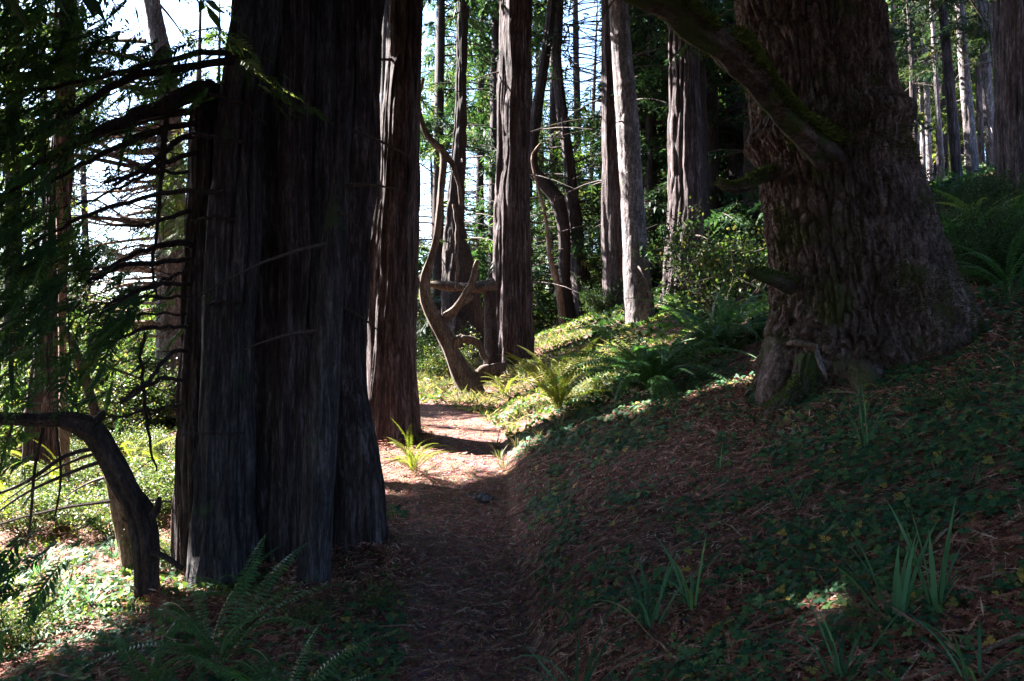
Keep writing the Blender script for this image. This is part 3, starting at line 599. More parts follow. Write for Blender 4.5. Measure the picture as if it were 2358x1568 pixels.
for q in range(70):
    a, b = 395 - 15 * rng.random(), 180 + 600 * rng.random(); L = 60 + 230 * rng.random() ** 1.3; dn = (rng.random() - .35) * .7; D = 14.6 + 1.5 * (rng.random() - .5); m = MB()
    c = curve([[*P(a, b, 15)], [*P(a - L * .4, b + L * .15 * dn + 8 * rng.normal(), D)], [*P(a - L * .75, b + L * .5 * dn + 14 * rng.normal(), D)], [*P(a - L, b + L * .9 * dn + 20 * rng.normal(), D)]], 12)
    tube(m, c, np.linspace(.028 * (.5 + L / 250), .005, 12), 5)
    for k in range(7):
        i0 = rng.integers(3, 12); h = np.array([-.6 + .5 * rng.random(), rng.random() - .5, rng.random() - .6]) * (.3 + .7 * rng.random()); tube(m, c[i0] + h * np.linspace(0, 1, 4)[:, None], np.linspace(.01, .003, 4), 3)
    m.build("bare_limb", M['pale'], YT, tuple(YT.location))
D9 = hit(300, 1315)
visible_tree("leaning_tree", "slim leaning stem with sunlit edge directly behind the bent dark trunk", [(302, 1318, 20), (285, 1240, 15), (262, 1130, 13), (240, 1040, 12), (205, 900, 12), (180, 820, 11), (150, 760, 8), (100, 700, 6)], M['pale'], d_redwood(.006, .1, 18, 3., 83.), ns=36, dz=.04, D=D9, up=0, stubs=10)

# ================================================================== giant fir on the right
Df = 7.0; fl = gp((1990 - CX) / F * Df, Df)
fir = thing("fir_tree", "giant leaning fir with furrowed bark and moss on the right bank", "tree", fl)
rows = np.array([[*P(a, b, Df), r / F * Df] for a, b, r in [(2020, 1060, 250), (2000, 950, 224), (2000, 850, 216), (1994, 750, 203), (1975, 640, 188), (1945, 500, 175), (1918, 380, 162), (1895, 250, 157), (1868, 80, 154), (1850, -60, 152), (1830, -400, 145), (1800, -1400, 100), (1780, -2600, 40)]])
fb = d_fir(.062, 56, 2.6)
zc = P(1960, 300, Df)[2]; z_b = fl[2]
def fird(r, th, p):
    z = p[:, 2:3]; q = fb(r, th, p)
    collar = np.exp(-((z - zc) / .11) ** 2) * (.10 * noise3(np.cos(th) * 2.6, np.sin(th) * 2.6, z * 3) + .02)
    low = np.clip((z_b + .95 - z) / .9, 0, 1.6)
    lob = noise3(np.cos(th) * 2.4 + 4, np.sin(th) * 2.4, z * .6) - .35
    lump = fbm(np.cos(th) * r * 5, np.sin(th) * r * 5, z * 5, 3)
    rid = np.abs(2 * noise3(np.cos(th) * 3.4 + 9, np.sin(th) * 3.4, z * .9) - 1)
    return q + collar + low * (.18 * lob + .16 * lump + .10 * (.5 - rid))
mb = MB(); fv = add_trunk(mb, rows, 420, .018, fird, ABOVE(Df)); mb.build("trunk", M['fir'], fir, fl, smooth=True)
def tufts(name, pts, nor, L, parent, loc, mat=M['moss'], spread=.8):
    m = MB(); n = len(pts); d = nrm(nor + spread * (rng.random((n, 3)) - .5)); s = nrm(np.cross(d, rng.random((n, 3)) - .5))
    l = L * (.5 + rng.random(n)); kites(m, pts - d * .004, d, s, l, l * .12 + .0012, rng.random(n), .25); m.build(name, mat, parent, loc)
ax = curve(rows, 300)
vv = fv[:-1].reshape(-1, 3); vv = vv[(vv[:, 2] < 4.9) & (vv[:, 1] < Df + .1)]
cen = np.stack([np.interp(vv[:, 2], ax[:, 2], ax[:, k]) for k in range(2)], 1); no = nrm(np.column_stack([vv[:, :2] - cen, np.full(len(vv), .0)]))
px = CX + vv[:, 0] / vv[:, 1] * F; py = CY - (vv[:, 2] - CAMH) / vv[:, 1] * F
mm = fbm(vv[:, 0] * 3, vv[:, 1] * 3, vv[:, 2] * 3)
den = 1.2 * np.exp(-((py - 310) / 45) ** 2) * (px > 1820) + 1.3 * np.clip((py - 560) / 160, 0, 1) * np.clip((px - 1850) / 150, 0, 1) + .05
k = np.flatnonzero(rng.random(len(vv)) < np.clip(den * (mm * 5 + .5), 0, 1) * 1.)
k = rng.choice(k, min(60000, len(k)), replace=False)
tufts("moss", vv[k], no[k] + [0, 0, .3], .034, fir, fl, M['tmoss'])
def limb(name, ctrl, mat, disp, mossn=0, ns=48, dz=.02, D0=0, ml=.035):
    c0 = np.array([[*P(a, b, d), r / F * d] for a, b, r, d in ctrl]); m = MB()
    v = add_trunk(m, c0, ns, dz, disp); o = m.build(name, mat, fir, fl, smooth=True)
    if mossn:
        q = v[:-1].reshape(-1, 3); cc = curve(c0, 200); idx = np.argmin(((q[:, None, :] - cc[None, ::4, :3]) ** 2).sum(-1), 1) * 4
        n_ = nrm(q - cc[idx, :3]); kk = np.flatnonzero((n_[:, 2] > -.1) & (fbm(q[:, 0] * 4, q[:, 1] * 4, q[:, 2] * 4) > -.12)); kk = rng.choice(kk, mossn)
        tufts("limb_moss", q[kk] + n_[kk] * .002, n_[kk] + [0, 0, .2], ml, o, (0, 0, 0)) if False else tufts("limb_moss", q[kk], n_[kk] + [0, 0, .25], ml, fir, fl)
limb("limb", [(1925, 352, 80, 6.7), (1888, 330, 52, 6.45), (1855, 306, 37, 6.28), (1815, 268, 32, 6.15), (1765, 210, 31, 6.05), (1725, 160, 36, 5.95), (1690, 122, 44, 5.88), (1650, 95, 33, 5.75), (1595, 58, 36, 5.6), (1540, 12, 33, 5.5), (1450, -40, 38, 5.3), (1300, -130, 34, 5.0), (1100, -300, 22, 4.7)],
     M['mossbark'], d_redwood(.014, .26, 10, 6., 9.), 26000, 64, ml=.05)
limb("stub", [(1790, 395, 20, 6.9), (1750, 408, 19, 6.75), (1715, 428, 18, 6.65), (1680, 433, 14, 6.6), (1655, 422, 9, 6.55)], M['mossbark'], d_redwood(.01, .2, 12, 6., 10.), 1200)
limb("stub", [(1830, 660, 26, 6.8), (1790, 645, 20, 6.6), (1750, 632, 16, 6.5), (1720, 622, 9, 6.45)], M['mossbark'], d_redwood(.012, .2, 12, 6., 12.), 800)
limb("root", [(1900, 790, 40, 6.75), (1862, 850, 34, 6.5), (1845, 895, 26, 6.35), (1815, 925, 24, 6.3), (1785, 955, 26, 6.25), (1765, 1005, 18, 6.2), (1752, 1045, 12, 6.15)], M['mossbark'], d_redwood(.012, .25, 14, 5., 13.), 1500)
limb("root", [(1810, 800, 46, 6.85), (1800, 880, 50, 6.7), (1790, 960, 55, 6.6), (1780, 1040, 50, 6.5)], M['fir'], d_plate(.03, 9., 5., 3.))
limb("root", [(1960, 830, 60, 6.6), (1990, 880, 42, 6.2), (2010, 930, 25, 6.0)], M['fir'], d_plate(.03, 9., 5., 5.))
for b, mt in (([(1812, 792, 5, 6.35), (1840, 790, 8, 6.3), (1882, 800, 7, 6.25)], M['pale']), ([(1880, 800, 4, 6.25), (1885, 825, 6, 6.2), (1895, 850, 5, 6.15), (1903, 868, 1, 6.1)], M['grey'])):
    limb("broken_splinter", b, mt, None, 0, 10, .02)
bm, fm = MB(), MB()
branches(bm, fm, [*P(1830, -300, Df), .5], [*P(1790, -1500, Df), .5], 60, lambda q: 4.2 - 1.5 * q, pairs=5, sl=.6, per=18, keepf=lambda p: carve(p) & (p[:, 2] > ABOVE(p[:, 1], .1)), r0=.05)
bm.build("upper_branches", M['twig'], fir, fl); fm.build("crown", M['conifer'], fir, fl)

# ================================================================== slim forest on the upper right
RF = [(2072, 345, 150, 2062, 7, 30), (2092, 345, 100, 2085, 5, 33), (2112, 375, 0, 2092, 9, 27), (2127, 350, 0, 2112, 6, 32), (2142, 330, 0, 2120, 8, 29), (2162, 345, 0, 2150, 6, 31), (2172, 415, 0, 2143, 7, 25),
      (2180, 320, 0, 2162, 6, 34), (2205, 410, 0, 2170, 13, 22), (2228, 330, 0, 2215, 7, 33), (2240, 400, 0, 2208, 14, 23), (2262, 350, 0, 2243, 8, 29), (2285, 400, 0, 2262, 13, 21), (2325, 420, 0, 2290, 20, 18.5), (2150, 300, 0, 2136, 4, 38), (2300, 300, 0, 2292, 8, 32), (2084, 350, 0, 2072, 4, 36), (2218, 340, 0, 2196, 5, 37), (2252, 330, 0, 2228, 5, 40), (2195, 345, 0, 2180, 4, 39)]
RL = ["thin trunk nearest the giant fir in the slim forest upslope", "very thin trunk beside the giant fir's right edge upslope", "dark slim trunk third from the giant fir upslope", "slim trunk leaning against the dark one upslope", "pale trunk lit at its top, upslope behind dark shrubs",
      "slim straight trunk in the middle of the upslope stand", "slender trunk lit near its foot above the dark shrubs upslope", "thin background trunk in the middle of the upslope stand", "stout trunk with bright pink lit patches in the upslope stand", "thin trunk between the two stout lit trunks upslope",
      "dark leaning trunk with bare twigs, upslope right of the stout lit one", "slender lit trunk behind the bare twigs upslope", "dark backed trunk just left of the brightest trunk upslope", "widest and brightest sunlit trunk, beside the dark trunk on the right edge", "thinnest farthest stem in the upslope stand", "slim trunk glimpsed behind the brightest trunk upslope", "very thin far stem second from the giant fir upslope", "very thin far stem right of the stout pink lit trunk upslope", "thin far stem behind the dark leaning trunk upslope", "thin far stem left of the stout pink lit trunk upslope"]
for i, ((bx, by, ty, tx, hw, D), lb) in enumerate(zip(RF, RL)):
    z = float(ground((bx - CX) / F * D, D)); byy = CY - (z - CAMH) / D * F; byy = max(byy, by)
    visible_tree("slim_tree", lb, [(bx, byy, hw * .95), (bx * .6 + tx * .4, by * .6 + ty * .3, hw * .82), (tx, ty, hw * .7)], M['grey'] if i % 3 != 2 else M['redwood'], d_redwood(.014, .12, 12, 1.5, 90. + i), ns=28, dz=.12, up=6, D=D,
                 stubs=16, group="slim trunks in the upslope stand", crown=(z + 3.6, z + 14, 2.2, 50, dict(pairs=4, sl=.6, per=14, r0=.02, mat=M['far'])), mat2=M['grey'] if i > 8 else None)
RE = visible_tree("redwood_tree", "broad dark trunk cut off by the right edge of the view", [(2352, 440, 52), (2342, 200, 46), (2335, 0, 42)], M['redwood'], d_redwood(.025, .14, 14, .8, 99.), ns=90, D=12.5, crown=(8, 16, 3, 30, up_only))
add_shade_boughs(C.objects[-1] if False else RE[0], RE[3], curve(RE[2], 60), 260, lambda g: np.array([7.2 + 1.4 * g.random(), 12.4, 2.5 + 5 * g.random()]))

# ================================================================== background forest
def conifer(x, y, H, L0, n, mat, label, group, z0=1.0, r=.16, g=None, name="conifer_tree"):
    loc = gp(x, y); t = thing(name, label, "tree", loc, group); mb = MB(); ln = (rng.random() - .5) * .06 * H
    rows = np.array([[x, y, loc[2] - .4, r * 1.3], [x, y, loc[2] + H * .3, r], [x + ln * .4, y, loc[2] + H * .65, r * .65], [x + ln, y, loc[2] + H, r * .12]])
    add_trunk(mb, rows, 14, .5, d_redwood(.01, .15, 10, 1., x)); mb.build("trunk", M['dark'], t, loc, smooth=True)
    bm, fm = MB(), MB()
    branches(bm, fm, [x, y, loc[2] + z0, r], [x + ln, y, loc[2] + H * .97, .1], n, lambda q: L0 * (1 - .75 * q) + .3, pairs=4, sl=.75 if y > 20 else .6, per=19, keepf=both, r0=.03, wr=.17, ez=.85)
    if bm.v: bm.build("branches", M['twig'], t, loc)
    if fm.v: fm.build("crown", mat, t, loc)
BG = []
gB = np.random.default_rng(21)
for px, D in [(888, 21), (1010, 24), (1050, 38), (1105, 30), (1140, 24), (1170, 42), (1215, 27), (1245, 36), (1275, 30), (1330, 34), (1360, 45), (1390, 29), (1440, 33), (1475, 25), (1510, 36), (1545, 28), (1590, 40), (1625, 25), (1650, 33), (1680, 28), (1720, 36), (1745, 24), (1530, 48), (1780, 34),
             (1500, 22), (1640, 21), (1730, 20), (1450, 26), (1190, 33), (1000, 50), (1100, 52), (1290, 55), (1410, 50), (1480, 60), (1700, 50)]:
    BG.append(((px - CX) / F * D, D))
RG = [((px - CX) / F * D, D) for px, D in [(2070, 44), (2110, 48), (2150, 42), (2190, 50), (2240, 44), (2290, 48), (2340, 42), (2080, 60), (2180, 62), (2280, 60), (2380, 52), (2060, 36), (2120, 38), (2210, 36), (2300, 37), (2360, 34), (2170, 33)]]
LG = [((px - CX) / F * D, D) for px, D in [(30, 17), (110, 24), (20, 28), (200, 34), (70, 38), (450, 26), (500, 34), (150, 48), (-150, 16), (-40, 42), (550, 40)]]
for i, (x, y) in enumerate(BG):
    conifer(x, y, 14 + 8 * gB.random(), 3.2 + gB.random(), 120, (M['far'], M['conifer'], M['conifer'], M['sunny'])[i % 4], "dark green conifer in the woods behind the middle trunks", "conifers behind the middle trunks", z0=.6)
for i, (x, y) in enumerate(RG):
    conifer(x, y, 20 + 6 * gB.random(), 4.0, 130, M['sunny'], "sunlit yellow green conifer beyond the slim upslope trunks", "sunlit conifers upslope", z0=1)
for i, (x, y) in enumerate(LG):
    conifer(x, y, 12 + 6 * gB.random(), 3.2, 80, M['far'] if i % 2 else M['sunny'], "leafy conifer far down the left slope behind dark boughs", "conifers down the left slope", z0=.8)

# unseen trees added around the viewer so their crowns shade the foreground
for i, (x, y, H, L0) in enumerate([(-5.5, 2.4, 15, 3.4), (-8.5, 5.2, 16, 3.2), (-7.5, 0.2, 16, 3.6), (-4, -1.5, 16, 3.6), (-11.5, 2.5, 17, 3.6), (-12, 7.5, 17, 3.4), (-.5, -3.5, 16, 3.6), (4, -1.5, 15, 3.6), (3.8, 2.5, 15, 3.2), (8, 4, 14, 3.6), (-14.5, 5, 18, 3.6), (-6, -5, 18, 4),
                                    (9, 9, 14, 3.4), (7, -3, 15, 4), (-16, 10, 18, 3.6), (11, 14, 14, 3.4), (-11, -3, 18, 4), (0, -9, 18, 4)]):
    loc = gp(x, y); t = thing("added_shade_tree", "tall leafy conifer outside the view, added so its crown shades the trail", "tree", loc, "added shade trees around the viewer"); mb = MB()
    add_trunk(mb, np.array([[x, y, loc[2] - .4, .3], [x, y, loc[2] + H * .5, .2], [x, y, loc[2] + H, .04]]), 20, .4, d_redwood(.02, .15, 10, 1., i)); mb.build("trunk", M['redwood'], t, loc, smooth=True)
    bm, fm = MB(), MB()
    def kf(p, m=.1):
        D = np.maximum(p[:, 1], .05); px = np.abs(p[:, 0]) / D; return carve(p) & ((p[:, 1] < -.6) | (p[:, 2] > ABOVE(p[:, 1], .3)) | (px > .95))
    branches(bm, fm, [x, y, loc[2] + 3.4, .2], [x, y, loc[2] + H, .1], 110, lambda q: L0 * (1 - .55 * q) + .3, pairs=4, sl=.8, per=20, keepf=kf, r0=.035, wr=.22)
    bm.build("branches", M['twig'], t, loc); fm.build("crown", M['conifer'], t, loc)

# ================================================================== ferns
def frond_mesh(L, mat, seed, e0=72, e1=-25, wmax=.078):
    g = np.random.default_rng(seed); m = MB(); n = 40; s = np.linspace(0, 1, n)
    el = np.radians(e0 + (e1 - e0) * s ** .8); dx = np.cos(el); dz = np.sin(el); st = L / n
    p = np.stack([np.cumsum(dx) * st, .06 * L * np.sin(s * 3) * (g.random() - .5), np.cumsum(dz) * st], 1); T = nrm(np.gradient(p, axis=0))
    tube(m, p, np.linspace(.0035, .001, n), 3, rnd=.9)
    lf = slice(5, n); sd = np.array([0, 1., 0]); nn = n - 5
    prof = np.clip(np.linspace(.25, 1.6, nn), 0, 1) * (1 - np.linspace(0, 1, nn) ** 1.8) + .05
    for sg in (1, -1):
        d = nrm(sd * sg + T[lf] * .35 + (g.random((nn, 3)) - .5) * .18 + [0, 0, -.15]); w_ = nrm(T[lf] - (T[lf] * d).sum(1)[:, None] * d)
        l = wmax * L * 1.15 * prof * (.85 + .3 * g.random(nn))
        kites(m, p[lf], d, w_, l, np.full(nn, L / n * .42), np.clip(.4 + .3 * g.normal(size=nn) * .5, 0, 1), .2)
    o = m.build("frond", mat); C.objects.unlink(o); return o.data
FM = {k: [frond_mesh(1.0, M[k], s, e0, e1) for s, e0, e1 in ((1, 75, -30), (2, 66, -10), (3, 80, 5), (4, 58, -38))] for k in ('fern', 'yfern')}
def fern(px, py, size, label, n=15, kind='fern', group=None, D=None, up=0):
    D = D or hit(px, py); x = (px - CX) / F * D; loc = gp(x, D); t = thing("fern", label, "fern", loc, group)
    a0 = rng.random() * 6.28
    for i in range(n):
        o = bpy.data.objects.new("frond", random.choice(FM[kind])); C.objects.link(o); o.parent = t
        o.location = ((random.random() - .5) * .06, (random.random() - .5) * .06, -.01)
        o.rotation_euler = ((random.random() - .5) * .7, (random.random() - .6) * .65 - up, a0 + i * 2.4 + random.random() * .3); s_ = size * (.5 + .55 * random.random()); o.scale = (s_, s_, s_)
    return t
fern(500, 1540, .85, "dark green sword fern spreading below the big redwood clump, nearest its left foot", 24)
fern(650, 1660, .72, "bright green sword fern at the bottom edge left of the trail", 26, D=3.3)
fern(350, 1600, .75, "dim fern in the bottom left corner shade", 14, D=3.8)
fern(560, 1330, .5, "thin fern with upright fronds against the foot of the big redwood clump", 9, D=Dc - .35)
fern(790, 1590, .45, "small fern with one pale frond leaning towards the trail", 7, D=3.5)
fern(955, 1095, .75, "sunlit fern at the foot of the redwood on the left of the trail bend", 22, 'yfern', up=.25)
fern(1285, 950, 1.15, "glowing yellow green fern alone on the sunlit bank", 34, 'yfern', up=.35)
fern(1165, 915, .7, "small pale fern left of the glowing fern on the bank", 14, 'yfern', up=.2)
fern(1500, 905, 1.6, "largest dark fern with long arching fronds before the grey tree", 60)
fern(1650, 810, 1.4, "broad dark fern between the fibrous redwood and the giant fir", 50)
fern(1400, 790, .75, "low fern at the left foot of the grey tree", 12)
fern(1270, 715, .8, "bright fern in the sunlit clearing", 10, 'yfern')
fern(1200, 870, .6, "dark low fern at the foot of the middle redwood", 10)
fern(1750, 740, .8, "fern tucked against the left side of the giant fir", 12)
fern(2330, 690, 1.1, "large drooping dark fern at the right edge above the bank", 16)
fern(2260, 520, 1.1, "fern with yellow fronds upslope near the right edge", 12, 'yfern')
fern(2170, 560, .9, "dull fern right of the giant fir on the upper slope", 12)
for px, py in [(40, 1170), (130, 1130), (60, 1080), (20, 1240), (180, 1000), (90, 1010), (250, 960), (350, 980), (395, 1120), (300, 1080), (30, 960)]: fern(px + 10, py, .95, "yellow green fern in the sunny undergrowth at the far left", 9, 'yfern', "yellow ferns at the far left")
for px, py in [(1340, 700), (1430, 650), (1530, 660), (1640, 650), (1730, 690), (2120, 640), (2220, 620), (2300, 590), (2140, 480), (2240, 450), (1590, 760), (1700, 760)]: fern(px, py, 1.1, "dull green fern on the slope behind the front trunks", 9, 'fern', "dull ferns on the back slope")

# ================================================================== shrubs
def shrub_data(seed, mat, n=5200, leafl=.042, rad=(.9, .9, .8), tw=14):
    g = np.random.default_rng(seed); st, fm = MB(), MB(); tips = []
    for i in range(tw):
        a = g.random() * 6.28; L = .7 + .6 * g.random(); h = np.array([math.cos(a) * .7 * rad[0], math.sin(a) * .7 * rad[1], rad[2] * (.7 + .5 * g.random())]) * L
        s = np.linspace(0, 1, 8)[:, None]; p = h * s + np.stack([noise3(s[:, 0] * 3, i, q) - .5 for q in range(3)], 1) * .25 * s; p[:, 2] -= .1
        tube(st, p, np.linspace(.012, .003, 8), 4)
        for q in range(6):
            k = g.integers(2, 8); d = nrm(g.normal(size=3) + [0, 0, .4]); l = .18 + .25 * g.random(); tp = p[k] + d * l * np.linspace(0, 1, 4)[:, None]; tube(st, tp, np.linspace(.004, .0015, 4), 3); tips.append(tp)
    tips = np.concatenate(tips); c = tips[g.integers(0, len(tips), n)] + g.normal(size=(n, 3)) * .07
    c = c[c[:, 2] > .02]; n = len(c)
    d = nrm(g.normal(size=(n, 3)) + [0, 0, -.1]); up = nrm(np.array([0, 0, 1.]) + g.normal(size=(n, 3)) * .5); s_ = nrm(np.cross(d, up)); l = leafl * (.6 + .8 * g.random(n))
    kites(fm, c, d, s_, l, l * .3, np.clip(g.random(n), 0, 1), .1)
    a = st.build("stems", M['twig']); b = fm.build("foliage", mat); C.objects.unlink(a); C.objects.unlink(b); return a.data, b.data
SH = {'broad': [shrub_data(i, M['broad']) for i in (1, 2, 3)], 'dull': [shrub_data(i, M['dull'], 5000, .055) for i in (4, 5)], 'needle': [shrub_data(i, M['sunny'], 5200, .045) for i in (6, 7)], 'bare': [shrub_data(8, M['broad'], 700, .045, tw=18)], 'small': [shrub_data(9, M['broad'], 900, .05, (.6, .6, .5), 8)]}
def shrub(px, py, s, kind, label, group=None, D=None, flat=1.0):
    D = D or hit(px, py); loc = gp((px - CX) / F * D, D); t = thing("shrub", label, "shrub", loc, group); a, b = random.choice(SH[kind])
    for nme, dt in (("stems", a), ("foliage", b)):
        o = bpy.data.objects.new(nme, dt); C.objects.link(o); o.parent = t
    t.rotation_euler = (0, 0, random.random() * 6.28); t.scale = (s, s, s * flat); return t
for px, py in [(60, 1230), (160, 1210), (260, 1230), (390, 1290), (340, 1190), (120, 1150), (230, 1120), (330, 1120), (20, 1120), (400, 1180), (200, 1070), (300, 1050), (120, 1060), (380, 1060)]:
    shrub(px, py, .42 + .25 * random.random(), 'broad', "low sunlit broadleaf shrub in the hollow left of the big redwood clump", "sunlit shrubs in the left hollow", flat=.8)
for px, py in [(30, 1010), (110, 990), (200, 980), (280, 970), (350, 985), (400, 975), (60, 960), (160, 945), (250, 935), (330, 930), (395, 930), (100, 920), (220, 910), (300, 905), (370, 900), (30, 905), (160, 890), (270, 885), (340, 880)]:
    shrub(px, py, 1.0 + .8 * random.random(), random.choice(['broad', 'broad', 'needle']), "bright leafy shrub far down the left slope", "bright shrubs down the left slope")
for px, D, s in [(230, 26, 3.2), (320, 28, 3.0), (390, 24, 2.6), (160, 30, 3.4), (60, 26, 3.2), (280, 36, 4.0), (420, 33, 3.6), (0, 34, 4.), (1000, 34, 2.4), (1040, 30, 2.2), (1110, 36, 2.6), (980, 26, 1.8), (1150, 30, 2.2)]:
    shrub(px, 0, s, 'needle', "tall leafy thicket shrub on the far slope against the bright sky", "thicket shrubs on the far slope", D=D)
for px, py, s in [(1245, 730, .6), (1230, 690, .7), (1215, 740, .6), (1390, 720, .8), (1370, 690, .8), (1480, 680, 1.6), (1440, 690, 1.4), (1020, 870, .8), (985, 860, .9), (1100, 800, 1.2), (1000, 820, 1.2)]:
    shrub(px, py, s, random.choice(['dull', 'broad', 'broad']), "green shrub on the slope behind the middle redwood", "shrubs behind the middle redwood")
for px, D, s in [(180, 13, 1.5), (230, 15, 1.9), (290, 14, 1.6), (340, 16, 2.0), (390, 19, 2.2), (250, 19, 2.6), (320, 21, 2.6), (120, 17, 2.0), (30, 14, 1.8), (200, 22, 2.9)]:
    shrub(px, 0, s, random.choice(['needle', 'bare', 'broad']), "tall sunlit thicket below the bare boughs of the big redwood clump", "sunlit thicket left of the clump", D=D)
shrub(1670, 730, 1.25, 'bare', "twiggy shrub with sparse bright leaves left of the giant fir")
shrub(1710, 690, 1.2, 'broad', "leafy bright shrub left of the giant fir, behind the twiggy one")
shrub(1640, 690, 1.4, 'dull', "dull shrub behind the twiggy shrub by the fibrous redwood")
for px, py, s in [(2140, 500, .5), (2200, 510, .5), (2260, 500, .6), (2320, 520, .7), (2180, 570, .5), (2240, 590, .6), (2330, 590, .7), (2290, 540, .6), (2160, 620, .5), (2350, 640, .6), (2120, 560, .5), (2230, 475, .6), (2330, 480, .6), (2280, 660, .5), (2150, 470, .5), (2280, 470, .6), (2210, 640, .5), (2310, 620, .6)]:
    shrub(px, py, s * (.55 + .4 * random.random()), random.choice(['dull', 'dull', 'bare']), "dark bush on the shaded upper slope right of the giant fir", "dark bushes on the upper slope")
shrub(700, 1440, .35, 'small', "low leafy plant at the foot of the leaning pole")
shrub(860, 1400, .30, 'small', "low leafy plant left of the trail beside the big clump")
shrub(470, 1260, .2, 'small', "tiny leafy sprig growing against the big redwood clump", D=Dc - .25)
shrub(30, 1350, .5, 'broad', "dark leaved shrub at the left edge before the bent trunk", D=4.8)
shrub(2180, 940, .3, 'small', "fresh green sprig below the mossy root of the giant fir")

# ================================================================== iris and grass
def blades(m, x, y, n, L, wd, spread, bend=.5, az=None, rv=None):
    for i in range(n):
        a = random.random() * 6.28 if az is None else az + (random.random() - .5) * 1.0
        h = np.array([math.cos(a), math.sin(a), 0]); l = L * (.55 + .6 * random.random()); sp = spread * (.3 + random.random())
        s = np.linspace(0, 1, 8); el = np.radians(88) - sp - bend * 2.2 * random.random() * s ** 1.6
        b0 = np.array([x + (random.random() - .5) * .04, y + (random.random() - .5) * .04, 0]); b0[2] = ground(b0[0], b0[1]) - .01
        p = b0 + np.cumsum(np.stack([np.cos(el) * h[0], np.cos(el) * h[1], np.sin(el)], 1) * l / 8, 0)
        sd = np.array([-h[1], h[0], 0]) + (np.random.default_rng(i).random(3) - .5) * .6; sd = sd / np.linalg.norm(sd); wv = wd * np.minimum(1, (1 - s) * 2.2 + .03)
        v = np.stack([p - sd * wv[:, None], p + sd * wv[:, None]], 1).reshape(-1, 3); k = np.arange(7) * 2
        m.add(v, np.stack([k, k + 1, k + 3, k + 2], 1), random.random() if rv is None else rv)
def plant(name, label, px, py, cat="plant", group=None, D=None, sets=(), mat='blade'):
    D = D or hit(px, py); x = (px - CX) / F * D; loc = gp(x, D); m = MB()
    for st in sets: blades(m, x + st.get('dx', 0), D + st.get('dy', 0), **{k: v for k, v in st.items() if k not in ('dx', 'dy')})
    return tag(m.build(name, M[mat], None, loc), label, cat, group)
plant("iris_plant", "left upright fan of broad blue green iris blades at lower right", 2060, 1445, sets=[dict(n=9, L=.42, wd=.010, spread=.26, bend=.22, rv=.84), dict(n=8, L=.42, wd=.008, spread=1.0, bend=.4, az=2.9)])
plant("iris_plant", "right upright fan of iris blades with a taller narrow tip", 2150, 1425, sets=[dict(n=8, L=.46, wd=.009, spread=.22, bend=.16, rv=.86), dict(n=5, L=.3, wd=.004, spread=.7, bend=.5, az=.3)])
plant("iris_plant", "arching clump of dark grass blades beside the trail near the bottom", 1500, 1460, sets=[dict(n=18, L=.50, wd=.006, spread=.5, bend=1.1)])
plant("iris_plant", "second arching clump of blades a little right along the bank", 1590, 1420, sets=[dict(n=12, L=.46, wd=.007, spread=.4, bend=1.1)])
plant("iris_plant", "long curved blades at the bottom edge right of the trail", 1330, 1640, sets=[dict(n=22, L=.5, wd=.006, spread=.7, bend=1.2)], D=3.3)
plant("iris_plant", "arching blades cut off by the bottom edge under the left iris fan", 1930, 1560, sets=[dict(n=22, L=.42, wd=.005, spread=.9, bend=1.2)], D=2.7)
plant("iris_plant", "low blades in the bottom right corner", 2250, 1560, sets=[dict(n=12, L=.34, wd=.005, spread=.7, bend=.8)], D=2.4)
plant("grass_tuft", "tuft of tall pale grass at the foot of the giant fir", 1990, 1040, "grass", sets=[dict(n=22, L=.5, wd=.003, spread=.35, bend=.7)])
plant("grass_tuft", "small pale grass tuft below the giant fir's left root", 1650, 1090, "grass", sets=[dict(n=12, L=.28, wd=.003, spread=.4, bend=.8)])
plant("grass_tuft", "thin grass tuft in the middle of the shaded bank", 1840, 1180, "grass", sets=[dict(n=14, L=.28, wd=.003, spread=.4, bend=.8)])
plant("grass_tuft", "sparse grass tuft high on the bank near the right edge", 2240, 1130, "grass", sets=[dict(n=10, L=.26, wd=.003, spread=.4, bend=.8)])
for px, py in [(1150, 1060), (1190, 1030), (1170, 1010), (1215, 1045), (1160, 1085), (1240, 1010), (1145, 1030), (1290, 990), (1320, 860), (1290, 840), (1250, 860), (1340, 830), (1380, 900), (1255, 820)]:
    plant("grass_tuft", "dry sunlit grass tuft on the bank at the trail bend", px, py, "grass", "sunlit grass tufts at the trail bend", sets=[dict(n=26, L=.24, wd=.003, spread=.6, bend=.8)], mat='dry')
for px, py in [(250, 1170), (280, 1190), (300, 1240), (150, 1370), (90, 1330), (260, 1290), (120, 1420), (210, 1400)]:
    plant("grass_tuft", "green sunlit grass tuft in the left hollow", px, py, "grass", "grass tufts in the left hollow", sets=[dict(n=22, L=.3, wd=.005, spread=.7, bend=.8)])

